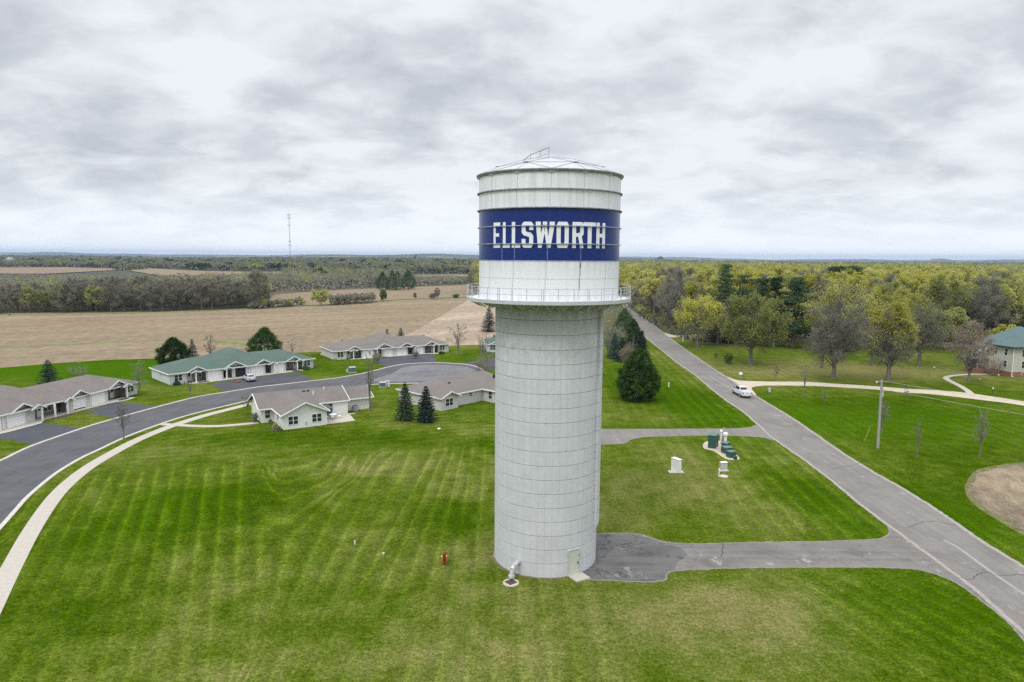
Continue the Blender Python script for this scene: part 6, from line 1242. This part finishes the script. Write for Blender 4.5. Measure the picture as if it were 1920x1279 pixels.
LAB = {'yellow': 'yellow-green budding tree crowded into the wood right of the county road', 'olive': 'dull olive tree crowded into the wood right of the county road', 'grey': 'leafless grey tree crowded into the wood right of the county road',
       'lgrey': 'leafless grey-brown tree in the wood behind the stubble field', 'lolive': 'grey-green budding tree in the wood behind the stubble field'}
def wood(pts, pick, nmax, gname, group, hs=1.0, hfun=None):
    pts = sorted(pts, key=lambda p: p[0] ** 2 + p[1] ** 2); rest = pts[nmax:]
    for p in pts[:nmax]:
        k = pick(p); ms_ = WV[k][g.randint(len(WV[k]))]; s_ = g.uniform(.82, 1.12) * hs * (hfun(p) if hfun else 1)
        put('woodland_tree', ms_, p, g.uniform(0, 6.28), LAB[k], 'tree', LAB[k].split(' tree')[0] + ' trees, ' + group, sc=(s_ * g.uniform(.9, 1.12), s_ * g.uniform(.9, 1.12), s_))
    return rest
def blob_crowns(name, items, mats, label, leafn=90, cat='trees'):
    """far trees: every crown a cloud of leaf-sized faces, one object"""
    gg = np.random.RandomState(5); ch = {}
    for x, y, z, h, r, mi, n in items:
        d = rnd_dir(gg, n); d[:, 2] = np.abs(d[:, 2]) * 1.0 - .25 * (gg.uniform(size=n) < .3); rad_ = gg.uniform(.55, 1.0, n)[:, None]
        P3 = d * rad_ * np.array([r, r, h * .5]) + np.array([x, y, z + h * .50]); ch.setdefault(mi, []).append((P3, np.full(n, r * (.18 if n > 60 else .45)), gg.uniform(.5, 1.3, n)))
        m = max(6, n // 6); P4 = gg.uniform(-1, 1, (m, 3)) * np.array([r * .8, r * .8, h * .22]) + np.array([x, y, z + h * .22]); ch.setdefault(len(mats) - 1, []).append((P4, np.full(m, r * .34), gg.uniform(.5, 1.3, m)))
    chunks = []
    for mi, L_ in ch.items():
        P3 = np.concatenate([q_[0] for q_ in L_]); sz = np.concatenate([q_[1] for q_ in L_]); V, Fc = leaves(P3, 1.0, gg); V = (V.reshape(-1, 4, 3) - P3[:, None]) * sz[:, None, None] + P3[:, None]; chunks.append((V.reshape(-1, 3), Fc, mi))
    o = mesh_obj(name, fast_mesh(name, chunks, mats)); props(o, label, cat, kind='stuff'); return o
MW = [M['leaf_ygreen'], M['leaf_yellow'], M['leaf_olive'], M['leaf_grey'], M['leaf_greygreen'], M['needle'], M['twig']]
# right wood
rp = [tuple(p) for p in PP((1192, 578), (1218, 597), (1248, 614), (1292, 634), (1330, 641), (1380, 634), (1500, 630), (1560, 638), (1640, 640), (1750, 641), (1850, 645), (1990, 650), (2200, 640))] + [(420, 640), (50, 640)]
pts = [p for p in scatter(rp, 10.0, g)]
def pick_r(p):
    d = abs(p[0]) / p[1]; az = math.atan2(p[0], p[1]); u = g.uniform()
    if az < .26 and p[1] < 330: return 'grey' if u < .7 else 'yellow'
    if p[1] < 235: return 'olive' if u < .45 else ('yellow' if u < .8 else 'grey')
    return 'yellow' if u < .72 else ('olive' if u < .9 else 'grey')
near_ = [p for p in pts if p[0] / p[1] < 1.05]
inv = [p for p in near_ if p[0] / p[1] < .80]
rest = wood(inv, pick_r, 210, 'r', 'in the wood right of the county road') + [p for p in near_ if p[0] / p[1] >= .80]
it = []
for p in rest + [q_ for q_ in scatter([(45, 640), (660, 640), (1150, 1300), (120, 1300)], 13, g)] + [q_ for q_ in scatter([(-25, 450), (36, 450), (118, 1300), (-70, 1300)], 13, g)]:
    u = g.uniform(); mi = 0 if u < .5 else 1 if u < .64 else 2 if u < .84 else 3; far_ = p[1] > 640; it.append((p[0], p[1], 0, g.uniform(18, 23.5) - (2.5 if far_ else 0), g.uniform(5.0, 6.6) * (1.35 if far_ else 1), mi, 430 if not far_ else 130))
for k in range(230):
    e_ = rp[:11]; i = g.randint(0, 10); u = g.uniform(); x = e_[i][0] * (1 - u) + e_[i + 1][0] * u; y = e_[i][1] * (1 - u) + e_[i + 1][1] * u
    it.append((x + g.uniform(-2, 6), y + g.uniform(-3, 9), 0, g.uniform(2.2, 5.5), g.uniform(1.6, 2.8), int(g.choice([2, 3, 3, 4, 4, 0])), 170))
blob_crowns('far_wood', it, MW, 'yellow-green wood stretching away right of the county road')
# verge wood right beside the road, beyond its bend
for i, p in enumerate(PP((1172, 566), (1180, 560), (1168, 552), (1190, 566), (1176, 545), (1200, 560), (1160, 548), (1150, 560), (1140, 552))):
    put('roadside_tree', WV['yellow'][i % 3] if i % 3 else WV['olive'][0], (p.x, p.y), i, 'budding tree arching over the far end of the county road', 'tree', 'trees over the far end of the county road', sc=.78 + .05 * (i % 3))
# left wood behind the stubble field
lp = [(-360, 300)] + [(p.x, p.y + 9) for p in fb[:5]] + [tuple(p) for p in PP((500, 573), (500, 551), (430, 551), (200, 551), (-60, 552))]
pts = scatter(lp, 7.2, g)
def pick_l(p):
    u = g.uniform(); az = math.atan2(p[0], p[1]); gr_ = .55 if az < -.56 else .28
    return 'lolive' if u < gr_ * (1.3 if p[1] < 322 else .5) else 'lgrey'
rest = wood([p for p in pts if p[0] / p[1] > -.86], pick_l, 175, 'l', 'behind the stubble field', hs=.80, hfun=lambda p: 1.0 - .10 * math.sin(p[0] * .045 + 1) + .05 * math.sin(p[0] * .11))
# hedge wood behind the middle fields
mp_ = [tuple(p) for p in PP((400, 550), (560, 547), (700, 539), (900, 531), (960, 530), (960, 525.5), (760, 525), (640, 524), (560, 532), (440, 538), (330, 542))]
pm = scatter(mp_, 11, g); it = [(p[0], p[1], 0, g.uniform(11, 15.5) * (.42 if p[0] / p[1] > -.15 else 1), g.uniform(4.6, 6.2), int(g.choice([3, 3, 3, 3, 4, 4, 2, 6])), 120) for p in rest + pm if p[0] / p[1] > -.9]
blob_crowns('far_wood', it, MW, 'grey leafless wood in the middle distance left of the tower')
# three dark spruces before it, hedgerow trees and thicket between the fields
for i, (bx, by, ty, w) in enumerate(((718, 544, 511, 22), (736, 544, 508, 19), (746, 544.5, 509, 17), (766, 543, 508, 25))):
    c = G(bx, by); h = HT(bx, ty, c.y); put('spruce_tree', densepine(120 + i, h * 1.03, w / F_PX * c.y / 2 * 1.1, 'needle', n=260, bl=30), c, i, ('leftmost of the dark spruces at the far field edge', 'second dark spruce from the left at the far field edge', 'third dark spruce, touching the second, at the far field edge', 'rightmost and broadest dark spruce at the far field edge')[i], group='dark spruces at the far field edge')
def midtree(bx, by, ty, w, leaf_, nl_, lab, **k):
    c = G(bx, by); h = HT(bx, ty, c.y); put('field_tree', deciduous(int(bx) + 1, h, w / F_PX * c.y / 2 * .95, h * .12, h * .022, nl=16, ns=12, ntw=9, tw=.08, leaf=leaf_, nleaf=nl_, lsize=.4, fork=.3, **k), c, 0, lab)
midtree(485, 579, 504, 56, 'leaf_greygreen', 7000, 'tall airy willow-like tree at the right end of the left wood', twig='twig_pale', up=.5)
midtree(602, 573, 544, 36, 'leaf_ygreen', 4000, 'round yellow-green tree standing in the gap between the fields')
midtree(719, 566, 542, 16, 'leaf_green', 2200, 'small fresh green tree beside the field track'); midtree(778, 562, 547, 8, 'leaf_red', 300, 'thin bare tree on the field track', twig='twig_red'); midtree(820, 561, 538, 14, 'leaf_red', 500, 'taller bare reddish tree on the field track left of the tank', twig='twig_red'); midtree(812, 561, 550, 16, 'leaf_red', 700, 'low brown bush-like tree beside the taller reddish one', twig='twig_red')
c = G(855, 559); put('shrub', shrub(9, 2.6, 2.4, 30, 'twig', 'leaf_green', 900, .35, .06), c, 0, 'small round green bush at the field corner left of the gallery', 'shrub')
it = []
for k in range(70): x = 622 + 84 * g.uniform(); y = 573 - (x - 622) * .06 - g.uniform(0, 3); c = G(x, y); it.append((c.x, c.y, 0, g.uniform(4, 6.5), 2.0, 3, 60))
for k in range(40): x = 470 + 100 * g.uniform(); y = 580 - (x - 470) * .06 - g.uniform(0, 4); c = G(x, y); it.append((c.x, c.y, 0, g.uniform(2.5, 4.5), 2.4, int(g.choice([2, 4, 3])), 60))
blob_crowns('thicket', it, MW, 'low grey-brown thicket along the track between the fields', cat='thicket')
# far country woods out to the blue ridge
it = []
def add_far(poly, sp, hr, rr_, n, mis):
    for p in scatter(poly, sp, g):
        if wav(p[0], p[1], 420, 21) > 1.0: continue
        r_ = math.hypot(*p); it.append((p[0], p[1], float(height(*p)), g.uniform(*hr), g.uniform(*rr_), int(g.choice(mis)), n))
fld = [PP((-80, 515), (-60, 501), (120, 500), (215, 503), (225, 507), (90, 515)), PP((240, 508), (280, 503), (388, 508.5), (470, 510.5), (562, 509), (562, 515), (430, 520), (240, 520)), PP((700, 506), (722, 503.2), (762, 503), (762, 506)), PP((760, 523), (765, 516), (860, 514.5), (960, 514), (960, 522))]
pf = []
for sp, y0, y1, n in ((17, 640, 1100, 60), (24, 1100, 1700, 44), (36, 1700, 2700, 30), (60, 2700, 4300, 22)):
    for p in scatter([(-y0 * .86, y0), (min(40, y0 * .1), y0), (min(60, y1 * .1), y1), (-y1 * .86, y1)], sp, g):
        if any(inpoly(p, f_) for f_ in fld) or wav(p[0], p[1], 700, 21) > (.95 if p[1] < 1700 else .55): continue
        if p[1] < 1150 and p[0] < -.16 * p[1] and not (p[0] > -.33 * p[1] and p[1] < 900): continue
        if p[1] < 1060 and p[0] > -.155 * p[1]: continue
        it.append((p[0], p[1], float(height(*p)), g.uniform(10, 14) if p[1] < 1700 else g.uniform(11, 19), sp * .5, int(g.choice([3, 3, 4, 2, 3, 5, 4])), n))
for sp, y0, y1, n in ((40, 1300, 2300, 30), (66, 2300, 4300, 22)):
    for p in scatter([(y0 * .05, y0), (y0 * .86, y0), (y1 * .86, y1), (y1 * .05, y1)], sp, g):
        if wav(p[0], p[1], 900, 33) > .5: continue
        it.append((p[0], p[1], float(height(*p)), g.uniform(9, 14), sp * .5, int(g.choice([0, 2, 3, 4, 4])), n))
blob_crowns('far_wood', it, MW, 'distant dark woods and copses below the blue ridge')
for i, (px, py, ty, w) in enumerate(((780, 497, 478.5, 12), (859, 502, 487, 9), (868, 502, 488, 9), (880, 502, 488, 7), (1238, 490, 481, 14), (1200, 492, 486, 8))):
    c = G(px, py); z = float(height(c.x, c.y)); Y = c.y; put('spruce_tree', densepine(150 + i, HT(px, ty, Y) - z, w / F_PX * Y / 2 * 1.15, 'needle', n=120, bl=26), c, i, ('grey-green tree clump top on the skyline left of the tank', 'leftmost of three dark conifers near the white farmhouse', 'middle of three dark conifers near the white farmhouse', 'rightmost dark conifer near the white farmhouse', 'dark conifer tops on the skyline right of the tank', 'small dark conifer on the skyline just right of the tank')[i], z=z)

# ------------------------------------------------------------------ haze: the air between here and the ridge
hm = bpy.data.materials.new('haze'); hm.use_nodes = True; t_ = hm.node_tree
for n in list(t_.nodes): t_.nodes.remove(n)
v_ = t_.nodes.new('ShaderNodeVolumePrincipled'); v_.inputs['Color'].default_value = (.50, .66, .90, 1); v_.inputs['Density'].default_value = 5.5e-5; v_.inputs['Anisotropy'].default_value = 0.0
o_ = t_.nodes.new('ShaderNodeOutputMaterial'); t_.links.new(v_.outputs[0], o_.inputs['Volume'])
b = MB(); b.box(-21000, 21000, -2000, 21000, -260, 118); hz_o = b.build('haze', hm); hz_o['kind'] = 'stuff'
